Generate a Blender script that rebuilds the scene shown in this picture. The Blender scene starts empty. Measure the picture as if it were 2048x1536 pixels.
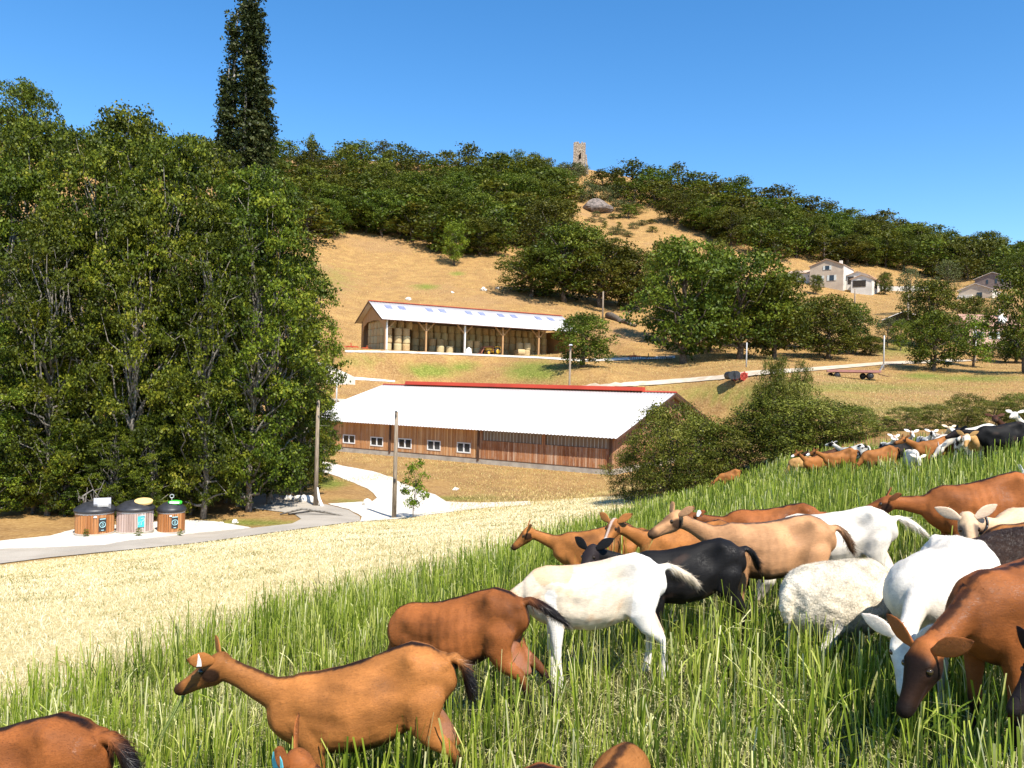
import bpy, math, random
import numpy as np
from mathutils import Vector, Matrix
from mathutils.geometry import delaunay_2d_cdt
# ------------------------------------------------------------------ camera, sky, sun, exposure
SC = bpy.context.scene
COL = SC.collection
FPX = 1600.0                      # focal length in pixels of the 2048 px wide photograph
ROLL = math.radians(1.43)
cam_d = bpy.data.cameras.new('camera')
cam_d.sensor_width = 36.0
cam_d.lens = 36.0 * FPX / 2048.0
cam_d.clip_start = 0.05
cam_d.clip_end = 6000
cam = bpy.data.objects.new('camera', cam_d)
COL.objects.link(cam)
cam.rotation_euler = (Matrix.Rotation(math.radians(90), 3, 'X') @ Matrix.Rotation(ROLL, 3, 'Z')).to_euler()
SC.camera = cam
TO_SUN = Vector((0.36, -0.66, 1.0)).normalized()
world = bpy.data.worlds.new('World')
SC.world = world
world.use_nodes = True
wn = world.node_tree
for n in list(wn.nodes): wn.nodes.remove(n)
sky = wn.nodes.new('ShaderNodeTexSky')
sky.sky_type = 'NISHITA'
sky.sun_disc = False
sky.sun_elevation = math.asin(TO_SUN.z)
sky.sun_rotation = math.atan2(TO_SUN.x, TO_SUN.y)
sky.altitude = 600
sky.air_density = 1.0
sky.dust_density = 0.1
sky.ozone_density = 2.0
bg = wn.nodes.new('ShaderNodeBackground')
bg.inputs[1].default_value = 0.130
wo = wn.nodes.new('ShaderNodeOutputWorld')
hs_ = wn.nodes.new('ShaderNodeHueSaturation')
hs_.inputs['Saturation'].default_value = 1.32
wn.links.new(sky.outputs[0], hs_.inputs['Color'])
wn.links.new(hs_.outputs[0], bg.inputs[0])
wn.links.new(bg.outputs[0], wo.inputs[0])
sun_d = bpy.data.lights.new('sun', 'SUN')
sun_d.energy = 5.0
sun_d.angle = math.radians(0.53)
sun_d.color = (1.0, 0.94, 0.84)
sun = bpy.data.objects.new('sun', sun_d)
COL.objects.link(sun)
sun.rotation_euler = (-TO_SUN).to_track_quat('-Z', 'Y').to_euler()
SC.view_settings.view_transform = 'Standard'
SC.view_settings.look = 'None'
SC.view_settings.exposure = 0.80
SC.view_settings.gamma = 1.0
SC.cycles.max_bounces = 6
SC.cycles.diffuse_bounces = 3
SC.cycles.transparent_max_bounces = 8
SC.cycles.use_adaptive_sampling = True
SC.cycles.adaptive_threshold = 0.015

# ------------------------------------------------------------------ pixel rays and mesh helpers
CR, SR = math.cos(ROLL), math.sin(ROLL)
def unroll(px, py):
    u, v = px - 1024.0, py - 768.0
    return u * CR + v * SR, -u * SR + v * CR
def P(px, py, d):
    u, v = unroll(px, py)
    return Vector((u * d / FPX, d, -v * d / FPX))
def to_px(X, Y, Z):
    u = FPX * X / Y; v = -FPX * Z / Y
    return 1024 + u * CR - v * SR, 768 + u * SR + v * CR

def tag(o, label=None, cat=None, group=None, kind=None):
    if label: o['label'] = label
    if cat: o['category'] = cat
    if group: o['group'] = group
    if kind: o['kind'] = kind
    return o
def thing(name, loc, label, cat, rz=0.0, group=None):
    o = bpy.data.objects.new(name, None)
    COL.objects.link(o)
    o.location = loc
    o.rotation_euler = (0, 0, rz)
    o.empty_display_size = 0.2
    return tag(o, label, cat, group)
def link(name, me, parent=None, loc=None):
    o = bpy.data.objects.new(name, me)
    COL.objects.link(o)
    if parent: o.parent = parent
    if loc is not None: o.location = loc
    return o
def np_mesh(name, V, F, mat=None, tint=None, smooth=False, colors=None):
    V = np.asarray(V, dtype=np.float32); F = np.asarray(F, dtype=np.int32)
    me = bpy.data.meshes.new(name)
    k = F.shape[1]
    me.vertices.add(len(V)); me.vertices.foreach_set('co', V.ravel())
    me.loops.add(F.size); me.loops.foreach_set('vertex_index', F.ravel())
    me.polygons.add(len(F))
    me.polygons.foreach_set('loop_start', np.arange(0, F.size, k, dtype=np.int32))
    me.polygons.foreach_set('loop_total', np.full(len(F), k, dtype=np.int32))
    if smooth: me.polygons.foreach_set('use_smooth', np.ones(len(F), dtype=bool))
    me.update(calc_edges=True)
    if tint is not None:
        at = me.attributes.new('tint', 'FLOAT', 'POINT')
        at.data.foreach_set('value', np.asarray(tint, dtype=np.float32))
    if colors is not None:
        at = me.attributes.new('coat', 'FLOAT_COLOR', 'POINT')
        c = np.ones((len(V), 4), dtype=np.float32); c[:, :3] = colors
        at.data.foreach_set('color', c.ravel())
    if mat: me.materials.append(mat)
    return me

class MB:
    """collects simple shapes into one mesh"""
    def __init__(s): s.v = []; s.f = []
    def add(s, vs, fs):
        b = len(s.v)
        s.v += [tuple(v) for v in vs]
        s.f += [tuple(i + b for i in f) for f in fs]
        return s
    def box(s, c, size, M=None, taper=1.0):
        hx, hy, hz = size[0] / 2, size[1] / 2, size[2] / 2
        vs = []
        for z in (-hz, hz):
            k = taper if z > 0 else 1
            for x, y in ((-hx, -hy), (hx, -hy), (hx, hy), (-hx, hy)):
                p = Vector((x * k, y * k, z))
                if M: p = M @ p
                vs.append(p + Vector(c))
        return s.add(vs, [(3, 2, 1, 0), (4, 5, 6, 7), (0, 1, 5, 4), (1, 2, 6, 5), (2, 3, 7, 6), (3, 0, 4, 7)])
    def bar(s, p0, p1, w, h=None):
        p0, p1 = Vector(p0), Vector(p1); h = h or w
        d = p1 - p0
        M = d.to_track_quat('Y', 'Z').to_matrix()
        return s.box((p0 + p1) / 2, (w, d.length, h), M)
    def tube(s, pts, rad, n=8, cap=True):
        pts = [Vector(p) for p in pts]; b = len(s.v); N = len(pts)
        if not hasattr(rad, '__len__'): rad = [rad] * N
        ref = None
        for i, p in enumerate(pts):
            t = (pts[min(i + 1, N - 1)] - pts[max(i - 1, 0)]).normalized()
            if ref is None:
                ref = Vector((0, 0, 1)) if abs(t.z) < 0.9 else Vector((1, 0, 0))
            a = (ref - t * ref.dot(t)).normalized(); ref = a
            c = t.cross(a)
            for k in range(n):
                g = 2 * math.pi * k / n
                s.v.append(tuple(p + (a * math.cos(g) + c * math.sin(g)) * rad[i]))
        for i in range(N - 1):
            for k in range(n):
                k2 = (k + 1) % n
                s.f.append((b + i * n + k, b + i * n + k2, b + (i + 1) * n + k2, b + (i + 1) * n + k))
        if cap:
            s.f.append(tuple(b + k for k in reversed(range(n))))
            s.f.append(tuple(b + (N - 1) * n + k for k in range(n)))
        return s
    def lathe(s, prof, n=24, c=(0, 0, 0), M=None):
        b = len(s.v)
        for r, z in prof:
            for k in range(n):
                g = 2 * math.pi * k / n
                p = Vector((r * math.cos(g), r * math.sin(g), z))
                if M: p = M @ p
                s.v.append(tuple(p + Vector(c)))
        for i in range(len(prof) - 1):
            for k in range(n):
                k2 = (k + 1) % n
                s.f.append((b + i * n + k, b + i * n + k2, b + (i + 1) * n + k2, b + (i + 1) * n + k))
        s.f.append(tuple(b + k for k in reversed(range(n))))
        s.f.append(tuple(b + (len(prof) - 1) * n + k for k in range(n)))
        return s
    def prism(s, poly, y0, y1, axis='y'):
        n = len(poly)
        if axis == 'y': vs = [(x, y0, z) for x, z in poly] + [(x, y1, z) for x, z in poly]
        elif axis == 'x': vs = [(y0, x, z) for x, z in poly] + [(y1, x, z) for x, z in poly]
        else: vs = [(x, z, y0) for x, z in poly] + [(x, z, y1) for x, z in poly]
        fs = [tuple(range(n)), tuple(reversed(range(n, 2 * n)))]
        fs += [(i, i + n, (i + 1) % n + n, (i + 1) % n) for i in range(n)]
        return s.add(vs, fs)
    def ball(s, c, r, n=10, m=7):
        prof = [(max(math.sin(math.pi * i / m), .02), -math.cos(math.pi * i / m)) for i in range(m + 1)]
        if not hasattr(r, '__len__'): r = (r, r, r)
        b = len(s.v); s.lathe(prof, n)
        for i in range(b, len(s.v)):
            x, y, z = s.v[i]; s.v[i] = (c[0] + x * r[0], c[1] + y * r[1], c[2] + z * r[2])
        return s
    def mesh(s, name, mat, smooth=False):
        me = bpy.data.meshes.new(name)
        me.from_pydata(s.v, [], s.f)
        import bmesh
        bm = bmesh.new(); bm.from_mesh(me); bmesh.ops.recalc_face_normals(bm, faces=bm.faces); bm.to_mesh(me); bm.free()
        if smooth:
            me.polygons.foreach_set('use_smooth', np.ones(len(me.polygons), dtype=bool))
        me.materials.append(mat)
        return me
    def build(s, name, mat, parent=None, smooth=False, loc=None):
        return link(name, s.mesh(name, mat, smooth), parent, loc)

# ------------------------------------------------------------------ materials
def new_mat(name):
    m = bpy.data.materials.new(name); m.use_nodes = True
    nt = m.node_tree
    for n in list(nt.nodes): nt.nodes.remove(n)
    return m, nt
def N(nt, typ, **kw):
    n = nt.nodes.new(typ)
    for k, v in kw.items(): setattr(n, k, v)
    return n
def noise(nt, vec, scale, detail=4, rough=.55):
    n = N(nt, 'ShaderNodeTexNoise')
    n.inputs['Scale'].default_value = scale; n.inputs['Detail'].default_value = detail; n.inputs['Roughness'].default_value = rough
    nt.links.new(vec, n.inputs['Vector'])
    return n.outputs['Fac']
def ramp(nt, fac, stops):
    r = N(nt, 'ShaderNodeValToRGB')
    e = r.color_ramp.elements
    while len(e) < len(stops): e.new(0.5)
    for i, (p, c) in enumerate(stops):
        e[i].position = p; e[i].color = (*c, 1) if len(c) == 3 else c
    nt.links.new(fac, r.inputs[0])
    return r.outputs[0]
def mix(nt, a, b, fac, blend='MIX'):
    m = N(nt, 'ShaderNodeMix', data_type='RGBA', blend_type=blend)
    for s, x in ((0, fac), (6, a), (7, b)):
        if hasattr(x, 'links'): nt.links.new(x, m.inputs[s])
        elif s == 0: m.inputs[0].default_value = x
        else: m.inputs[s].default_value = (*x, 1)
    return m.outputs[2]
def math_n(nt, op, a, b=None, clamp=False):
    m = N(nt, 'ShaderNodeMath', operation=op); m.use_clamp = clamp
    for i, x in enumerate((a, b)):
        if x is None: continue
        if hasattr(x, 'links'): nt.links.new(x, m.inputs[i])
        else: m.inputs[i].default_value = x
    return m.outputs[0]
def finish(nt, color, rough=.7, bump=None, bstr=.3, bdist=.05, spec=.3, metal=0, trans=0, transcol=None):
    p = N(nt, 'ShaderNodeBsdfPrincipled')
    o = N(nt, 'ShaderNodeOutputMaterial')
    if hasattr(color, 'links'): nt.links.new(color, p.inputs['Base Color'])
    else: p.inputs['Base Color'].default_value = (*color, 1)
    p.inputs['Roughness'].default_value = rough
    p.inputs['Specular IOR Level'].default_value = spec
    p.inputs['Metallic'].default_value = metal
    if bump is not None:
        b = N(nt, 'ShaderNodeBump'); b.inputs['Strength'].default_value = bstr; b.inputs['Distance'].default_value = bdist
        nt.links.new(bump, b.inputs['Height']); nt.links.new(b.outputs[0], p.inputs['Normal'])
    if trans:
        t = N(nt, 'ShaderNodeBsdfTranslucent'); ms = N(nt, 'ShaderNodeMixShader'); ms.inputs[0].default_value = trans
        c = transcol if transcol is not None else color
        if hasattr(c, 'links'): nt.links.new(c, t.inputs[0])
        else: t.inputs[0].default_value = (*c, 1)
        nt.links.new(p.outputs[0], ms.inputs[1]); nt.links.new(t.outputs[0], ms.inputs[2]); nt.links.new(ms.outputs[0], o.inputs[0])
    else: nt.links.new(p.outputs[0], o.inputs[0])
def objco(nt, scale=None):
    t = N(nt, 'ShaderNodeTexCoord')
    if scale is None: return t.outputs['Object']
    m = N(nt, 'ShaderNodeMapping'); m.inputs['Scale'].default_value = scale
    nt.links.new(t.outputs['Object'], m.inputs[0]); return m.outputs[0]
def simple(name, c1, c2=None, scale=3, rough=.7, bstr=.2, spec=.3, metal=0, stretch=None, detail=5, lo=.35, hi=.65):
    m, nt = new_mat(name)
    co = objco(nt, stretch)
    f = noise(nt, co, scale, detail)
    c2 = c2 or tuple(x * .8 for x in c1)
    finish(nt, ramp(nt, f, [(lo, c1), (hi, c2)]), rough, f, bstr, .03, spec, metal)
    return m
def leaf_mat(name, stops, trans=.22, objvar=.25, rough=.5):
    m, nt = new_mat(name)
    a = N(nt, 'ShaderNodeAttribute', attribute_name='tint')
    oi = N(nt, 'ShaderNodeObjectInfo')
    c = ramp(nt, a.outputs['Fac'], stops)
    v = math_n(nt, 'ADD', math_n(nt, 'MULTIPLY', oi.outputs['Random'], objvar), 1 - objvar / 2)
    hs = N(nt, 'ShaderNodeHueSaturation')
    nt.links.new(c, hs.inputs['Color']); nt.links.new(v, hs.inputs['Value'])
    h = math_n(nt, 'ADD', math_n(nt, 'MULTIPLY', oi.outputs['Random'], .03 * objvar * 4), .5 - .015 * objvar * 4)
    nt.links.new(h, hs.inputs['Hue'])
    finish(nt, hs.outputs[0], rough, spec=.18, trans=trans)
    return m
M = {}
M['oak'] = leaf_mat('oak_leaves', [(0, (.024, .034, .003)), (.5, (.075, .092, .007)), (1, (.17, .175, .016))], objvar=.5)
M['yoak'] = leaf_mat('yellow_green_leaves', [(0, (.045, .07, .005)), (.5, (.11, .155, .008)), (1, (.20, .24, .015))])
M['olive'] = leaf_mat('olive_leaves', [(0, (.045, .06, .02)), (.5, (.10, .115, .035)), (1, (.19, .185, .07))])
M['grove'] = leaf_mat('maple_leaves', [(0, (.018, .027, .003)), (.5, (.068, .094, .007)), (.82, (.17, .195, .013)), (1, (.28, .27, .03))])
M['poplar'] = leaf_mat('poplar_leaves', [(0, (.012, .019, .004)), (.55, (.038, .054, .012)), (1, (.12, .13, .04))])
M['bush'] = leaf_mat('blackthorn_leaves', [(0, (.03, .038, .004)), (.5, (.11, .125, .012)), (1, (.28, .27, .05))])
M['cedar'] = leaf_mat('brown_green_needles', [(0, (.05, .04, .018)), (1, (.13, .09, .04))])
M['bark'] = simple('bark', (.17, .14, .11), (.06, .045, .035), 6, .9, .6, .1)
M['palebark'] = simple('pale_bark', (.30, .27, .23), (.09, .08, .065), 5, .9, .5, .1)
M['whitepaint'] = simple('white_paint', (.8, .8, .78), (.72, .72, .7), 2, .5, .02)
M['black'] = simple('black_plastic', (.02, .02, .022), (.035, .035, .04), 4, .45, .05, .5)
M['rubber'] = simple('tyre_rubber', (.02, .02, .02), (.045, .04, .035), 9, .85, .2, .2)
M['concrete'] = simple('concrete', (.46, .42, .35), (.33, .29, .24), 1.3, .9, .3, .2)
M['postwood'] = simple('weathered_post_wood', (.34, .27, .20), (.18, .14, .10), 3, .85, .4, .15, stretch=(6, 6, .5))
M['timber'] = simple('larch_timber', (.50, .31, .15), (.36, .20, .09), 2.5, .7, .2, .2, stretch=(5, 5, .6))
M['postpaint'] = simple('pale_grey_post', (.50, .49, .47), (.42, .41, .39), 2, .6, .05)
M['metal'] = simple('galvanised_metal', (.62, .63, .64), (.5, .5, .5), 2, .45, .05, .5, metal=.5)
M['stone'] = simple('pale_limestone', (.78, .74, .66), (.5, .46, .40), 4, .9, .8, .2)
M['rock'] = simple('grey_rock', (.26, .21, .18), (.10, .085, .075), .8, .95, .9, .1)
M['red'] = simple('red_machine_paint', (.55, .06, .03), (.38, .05, .03), 5, .5, .05, .5)
M['yellow'] = simple('yellow_machine_paint', (.75, .45, .03), (.55, .30, .04), 5, .5, .05, .5)
M['glass'] = simple('dark_window_glass', (.02, .022, .025), (.03, .033, .035), 2, .08, .0, .6)
# ------------------------------------------------------------------ terrain heights
BTH, BC, BL, BW, BZB, BZE, BZR = .547, (8.782, 68.985), 36.8, 27.585, -7.663, -4.263, -.497     # barn
STH, SCN, SL, SW, SZB, SZE, SZR = .534, (-19.559, 122.553), 35.084, 10.615, 4.714, 9.721, 12.496  # hay shed
CP = []       # (u, d, z)
def cp(px, py, d, dz=0.0):
    u, v = unroll(px, py); CP.append((u, d, -v * d / FPX + dz))
def cz(px, d, z):
    CP.append((px - 1024.0, d, z))
for a in [(800, 1287, 3.5), (975, 1168, 4.3), (1250, 1105, 4.9), (1600, 1038, 5.5), (1240, 1034, 7.2), (1920, 1078, 4.5),
          (1980, 968, 6.0), (1960, 862, 14.5), (1690, 900, 20), (1465, 943, 28), (1880, 876, 16), (1690, 1010, 6.4), (150, 1433, 2.9)]:
    cp(*a, -0.76)
for a in [(250, 2, -1.92), (1024, 1.5, -1.72), (1850, 2, -1.50), (-400, 3, -2.2), (2500, 3, -1.35), (-100, 12, -3.9), (500, 14, -4.0), (900, 22, -4.35), (-100, 22, -5.9), (500, 30, -6.2)]: cz(*a)
for a in [(0, 1130, 31.8), (400, 1083, 38), (780, 1040, 44), (1000, 1010, 45), (1200, 992, 42), (1400, 985, 34), (1465, 975, 28),
          (1720, 880, 33), (1900, 862, 34), (2040, 858, 34)]: cp(*a)
for a in [(-400, 40, -7.7), (0, 39, -7.7), (300, 41, -7.7), (600, 48, -7.7), (0, 55, -7.7), (300, 60, -7.6), (800, 58, -7.7), (1050, 55, -7.6), (1200, 55, -7.4), (1350, 66, -6.9), (550, 75, -7.6), (700, 84, -7.7), (1400, 88, -5.5), (560, 92, -6.2)]: cz(*a)
for a in [(640, 803, 102), (900, 764, 117), (1200, 772, 98), (1440, 757, 101), (1600, 738, 113), (1710, 757, 106), (1800, 725, 128), (1900, 722, 136),
          (1250, 705, 140), (1340, 722, 128), (1368, 727, 122), (1500, 775, 90), (1500, 850, 60), (1600, 820, 68), (1900, 790, 86), (2040, 800, 82), (2040, 750, 110), (2000, 715, 150),
          (700, 640, 152), (900, 590, 180), (700, 540, 200), (690, 465, 235), (1000, 520, 225), (650, 400, 280), (1100, 600, 185), (1200, 640, 168), (1280, 655, 165),
          (750, 322, 390), (1000, 345, 400), (1157, 342, 430), (1300, 372, 420), (1250, 450, 340), (1190, 420, 370), (1540, 410, 420), (1540, 520, 300), (1700, 448, 430),
          (1650, 578, 260), (1720, 622, 222), (1850, 480, 450), (1950, 602, 220), (2040, 518, 470), (2000, 572, 255), (1850, 560, 300), (1500, 640, 205), (1800, 660, 175),
          (0, 300, 200), (300, 330, 240), (0, 345, 150), (560, 325, 340), (620, 720, 125), (500, 640, 130)]: cp(*a)
for u in (-300, 200, 700, 1200, 1700, 2300): cz(u, 900, 70); cz(u, 1500, 0)
for a in [(2500, 20, -1.2), (2500, 80, 1), (2500, 250, 40), (-400, 80, -3), (100, 80, -3), (-400, 200, 50), (2500, 450, 75), (-400, 450, 110), (300, 420, 112)]: cz(*a)
CP = np.array(CP)
def tfeat(u, d): return np.stack([u / 420.0, np.log(d) * 1.7], -1)
def tphi(r2): return np.where(r2 > 1e-12, .5 * r2 * np.log(r2 + 1e-12), 0)
_X = tfeat(CP[:, 0], CP[:, 1]); _W = CP[:, 2] / (CP[:, 1] + 15)
_K = tphi(((_X[:, None] - _X[None]) ** 2).sum(-1)) + 1e-3 * np.eye(len(_X))
_Q = np.c_[np.ones(len(_X)), _X]
_A = np.block([[_K, _Q], [_Q.T, np.zeros((3, 3))]])
_S = np.linalg.solve(_A, np.r_[_W, 0, 0, 0])
def pad(X, Y, Z, org, th, x0, x1, y0, y1, z, m):
    c, s = math.cos(th), math.sin(th)
    lx = (X - org[0]) * c + (Y - org[1]) * s; ly = -(X - org[0]) * s + (Y - org[1]) * c
    dx = np.maximum(np.maximum(x0 - lx, lx - x1), 0); dy = np.maximum(np.maximum(y0 - ly, ly - y1), 0)
    t = np.clip(1 - np.hypot(dx, dy) / m, 0, 1); t = t * t * (3 - 2 * t)
    return Z * (1 - t) + z * t
def TZ(X, Y):
    X = np.atleast_1d(np.asarray(X, float)); Y = np.atleast_1d(np.asarray(Y, float))
    sh = X.shape; X = X.ravel(); Y = Y.ravel()
    out = np.empty(len(X))
    for i in range(0, len(X), 60000):
        x = X[i:i + 60000]; y = np.maximum(Y[i:i + 60000], 1.0)
        u = np.clip(FPX * x / y, -1500, 1500)
        f = tfeat(u, y)
        r2 = ((f[:, None] - _X[None]) ** 2).sum(-1)
        w = tphi(r2) @ _S[:-3] + _S[-3] + f @ _S[-2:]
        z = w * (y + 15)
        z = z + .10 * np.sin(x * .31 + 1.3) * np.sin(y * .27) * np.clip((y - 12) / 40, 0, 1)
        z = pad(x, y, z, BC, -BTH, -BL - 1, 1.5, -1.5, BW + 1, BZB, 7)
        z = pad(x, y, z, SCN, STH, -6, SL + 7, -1.6, SW + 1.5, SZB, 6)
        out[i:i + 60000] = z
    return out.reshape(sh)
def tz(x, y): return float(TZ(x, y)[0])
_HD = np.exp(np.linspace(math.log(2.0), math.log(900), 700))
def hit(px, py):
    u, v = unroll(px, py)
    g = TZ(u * _HD / FPX, _HD) + v * _HD / FPX
    k = np.argmax(g > 0)
    if not (g > 0).any(): k = len(_HD) - 1; d = _HD[k]
    elif k == 0: d = _HD[0]
    else: d = _HD[k - 1] + (_HD[k] - _HD[k - 1]) * (-g[k - 1]) / (g[k] - g[k - 1])
    x = u * d / FPX
    return Vector((x, d, tz(x, d)))
def at(px, d):
    """point on the ground in the picture column px (measured at the horizon height) at depth d"""
    x = (px - 1024.0) * d / FPX
    z = tz(x, d)
    for _ in range(3):
        a, _b = to_px(x, d, z); x += (px - a) * d / FPX; z = tz(x, d)
    return Vector((x, d, z))

# ------------------------------------------------------------------ ground sheet
FIELD_TOP = np.array([(-200, 1150), (0, 1131), (250, 1101), (400, 1085), (560, 1063), (720, 1042), (780, 1036), (900, 1020), (1000, 1008), (1200, 994), (1400, 984), (1500, 966), (1620, 930), (1800, 880), (2300, 850)], float)
GREEN_TOP = np.array([(-300, 1560), (0, 1432), (200, 1372), (400, 1308), (600, 1240), (800, 1192), (1000, 1130), (1200, 1062), (1330, 1015), (1440, 985), (1530, 952), (1650, 925), (1800, 905), (2300, 885)], float)
def yline(L, px): return np.interp(px, L[:, 0], L[:, 1])
def ss(a, b, x):
    t = np.clip((x - a) / (b - a), 0, 1); return t * t * (3 - 2 * t)
GREEN = [(860, 741, 60, 14, 100, 130, .8), (930, 733, 30, 10, 100, 130, .7), (1070, 742, 60, 20, 100, 135, .8), (500, 1046, 90, 8, 35, 60, .6), (655, 967, 40, 12, 45, 75, .7), (900, 998, 120, 6, 45, 65, .5),
         (690, 1003, 50, 5, 40, 60, .4), (855, 575, 25, 5, 150, 230, .6), (915, 547, 16, 4, 150, 260, .6), (850, 572, 30, 4, 120, 300, .6), (1650, 775, 300, 12, 60, 110, .45), (1450, 790, 120, 16, 60, 110, .5), (1560, 800, 160, 16, 55, 100, .5),
         (1950, 757, 110, 8, 80, 130, .6), (730, 720, 60, 12, 95, 125, .35), (1850, 752, 60, 8, 80, 140, .6), (1800, 820, 200, 20, 50, 90, .3), (660, 560, 60, 30, 130, 260, .3), (1800, 700, 60, 14, 120, 220, .5)]
nu, nd = 560, 760
us = np.linspace(-2300, 2300, nu)
us = np.sign(us) * (np.abs(us) ** 1.25) * (2300 / 2300 ** 1.25)
ds = np.exp(np.linspace(math.log(.8), math.log(1500), nd))
UU, DD = np.meshgrid(us, ds)
XX = UU * DD / FPX
ZZ = TZ(XX, DD)
V = np.stack([XX, DD, ZZ], -1).reshape(-1, 3)
idx = np.arange(nu * nd).reshape(nd, nu)
F = np.stack([idx[:-1, :-1], idx[:-1, 1:], idx[1:, 1:], idx[1:, :-1]], -1).reshape(-1, 4)
# the strip of ground beside and behind the camera
bx = np.linspace(-1.16, 1.16, 30)
pxa, pya = to_px(V[:, 0], V[:, 1], V[:, 2])
zone = np.zeros((len(V), 3), dtype=np.float32)
dd = V[:, 1]
infield = ss(-3, 3, pya - yline(FIELD_TOP, pxa)) * (dd < 50) * ((dd < 38) | (pxa < 1350))
ingreen = ss(-14, 14, pya - yline(GREEN_TOP, pxa)) * (dd < 40)
zone[:, 1] = infield
zone[:, 2] = ingreen
g = np.zeros(len(V))
for cx, cy, rx, ry, d0, d1, s in GREEN:
    g = np.maximum(g, s * np.exp(-(((pxa - cx) / rx) ** 2 + ((pya - cy) / ry) ** 2)) * (dd > d0) * (dd < d1))
under = (dd > 40) & (dd < 140) & (pxa < 600) & (pya > 400) & (V[:, 2] > -7.3)
zone[:, 0] = g
m, nt = new_mat('ground_cover')
co = objco(nt)
at_ = N(nt, 'ShaderNodeAttribute', attribute_name='coat')
sep = N(nt, 'ShaderNodeSeparateColor'); nt.links.new(at_.outputs['Color'], sep.inputs[0])
nbig = noise(nt, co, .035, 6, .6); nmid = noise(nt, co, .35, 6, .65); nfin = noise(nt, co, 4.0, 6, .7); nvf = noise(nt, co, 22, 4, .7)
dry = ramp(nt, nmid, [(.30, (.19, .10, .038)), (.45, (.27, .145, .052)), (.58, (.36, .205, .068)), (.75, (.46, .29, .11))])
dry = mix(nt, dry, (.25, .145, .085), math_n(nt, 'MULTIPLY', ramp(nt, nbig, [(.52, (0, 0, 0)), (.66, (1, 1, 1))]), .55))
dry = mix(nt, dry, ramp(nt, nfin, [(.3, (.10, .065, .025)), (.5, (.34, .21, .085)), (.7, (.62, .44, .21))]), .42)
greenc = ramp(nt, nfin, [(.3, (.06, .09, .015)), (.55, (.17, .20, .035)), (.75, (.42, .38, .12))])
gm = math_n(nt, 'MULTIPLY', math_n(nt, 'ADD', math_n(nt, 'MULTIPLY', sep.outputs[0], 2.0), math_n(nt, 'MULTIPLY', math_n(nt, 'SUBTRACT', nmid, .62), 1.6)), 1.0, True)
gm = math_n(nt, 'MULTIPLY', gm, .9)
dry = mix(nt, dry, greenc, gm)
straw = ramp(nt, nfin, [(.25, (.22, .17, .05)), (.42, (.52, .40, .17)), (.6, (.70, .57, .30)), (.8, (.78, .68, .44))])
straw = mix(nt, straw, ramp(nt, nvf, [(.35, (.18, .15, .04)), (.5, (.62, .50, .22)), (.65, (.85, .74, .44))]), .45)
c = mix(nt, dry, straw, sep.outputs[1])
soil = ramp(nt, nvf, [(.35, (.03, .03, .012)), (.58, (.14, .13, .05)), (.78, (.50, .43, .24))])
c = mix(nt, c, soil, sep.outputs[2])
hb = mix(nt, nfin, nvf, .4)
finish(nt, c, .95, hb, .9, .10, .05)
M['ground'] = m
gr = link('ground', np_mesh('ground', V, F, M['ground'], smooth=True, colors=zone)); tag(gr, kind='structure')
def px_mask(X, Y, Z):
    a, b = to_px(X, Y, Z); return a, b
# ground behind and beside the camera, one plain sheet meeting the fan of the main one
bv = []
bx_ = np.linspace(-60, 60, 61); by_ = np.linspace(-60, .8, 31)
BXX, BYY = np.meshgrid(bx_, by_)
edge = TZ(np.clip(BXX, -1.15, 1.15), np.full_like(BXX, .8)) - .02
BZZ = edge + np.clip(BXX, -60, 60) * .03 * (np.abs(BXX) > 1.2) - (BYY - .8) * .02
bi = np.arange(BXX.size).reshape(BXX.shape)
gb = link('ground_behind_viewpoint', np_mesh('ground_behind_viewpoint', np.stack([BXX, BYY, BZZ], -1).reshape(-1, 3), np.stack([bi[:-1, :-1], bi[:-1, 1:], bi[1:, 1:], bi[1:, :-1]], -1).reshape(-1, 4), simple('dry_soil', (.4, .33, .16), (.25, .25, .08), 1.5, .95)))
tag(gb, kind='structure')

def inpoly(x, y, poly):
    inside = False; n = len(poly); j = n - 1
    for i in range(n):
        xi, yi = poly[i]; xj, yj = poly[j]
        if (yi > y) != (yj > y) and x < (xj - xi) * (y - yi) / (yj - yi) + xi: inside = not inside
        j = i
    return inside
def drape(name, poly, mat, off, step=.8, px=True, jag=.0, seg=10):
    rng = random.Random(len(poly))
    pts = []
    for i in range(len(poly)):
        a, b = Vector(poly[i]), Vector(poly[(i + 1) % len(poly)])
        k = max(1, int((b - a).length / seg))
        for t in range(k): pts.append(a.lerp(b, t / k))
    if px:
        w = [hit(p.x, p.y).xy for p in pts]
    else: w = pts
    w = [Vector((p.x + rng.uniform(-jag, jag), p.y + rng.uniform(-jag, jag))) for p in w]
    wl = [(p.x, p.y) for p in w]
    xs = [p[0] for p in wl]; ys = [p[1] for p in wl]
    inner = []
    x = min(xs)
    while x < max(xs):
        y = min(ys)
        while y < max(ys):
            if inpoly(x, y, wl): inner.append(Vector((x, y)))
            y += step
        x += step
    n = len(w)
    vs, es, fs, *_ = delaunay_2d_cdt(w + inner, [(i, (i + 1) % n) for i in range(n)], [tuple(range(n))], 1, 1e-4)
    A = np.array([(v.x, v.y) for v in vs])
    z = TZ(A[:, 0], A[:, 1]) + off
    me = bpy.data.meshes.new(name)
    me.from_pydata([(a[0], a[1], float(c)) for a, c in zip(A, z)], [], [tuple(f) for f in fs])
    if len(me.polygons) and me.polygons[0].normal.z < 0: me.flip_normals()
    me.polygons.foreach_set('use_smooth', np.ones(len(me.polygons), dtype=bool))
    me.materials.append(mat)
    return tag(link(name, me), kind='structure')
m, nt = new_mat('worn_asphalt')
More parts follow.
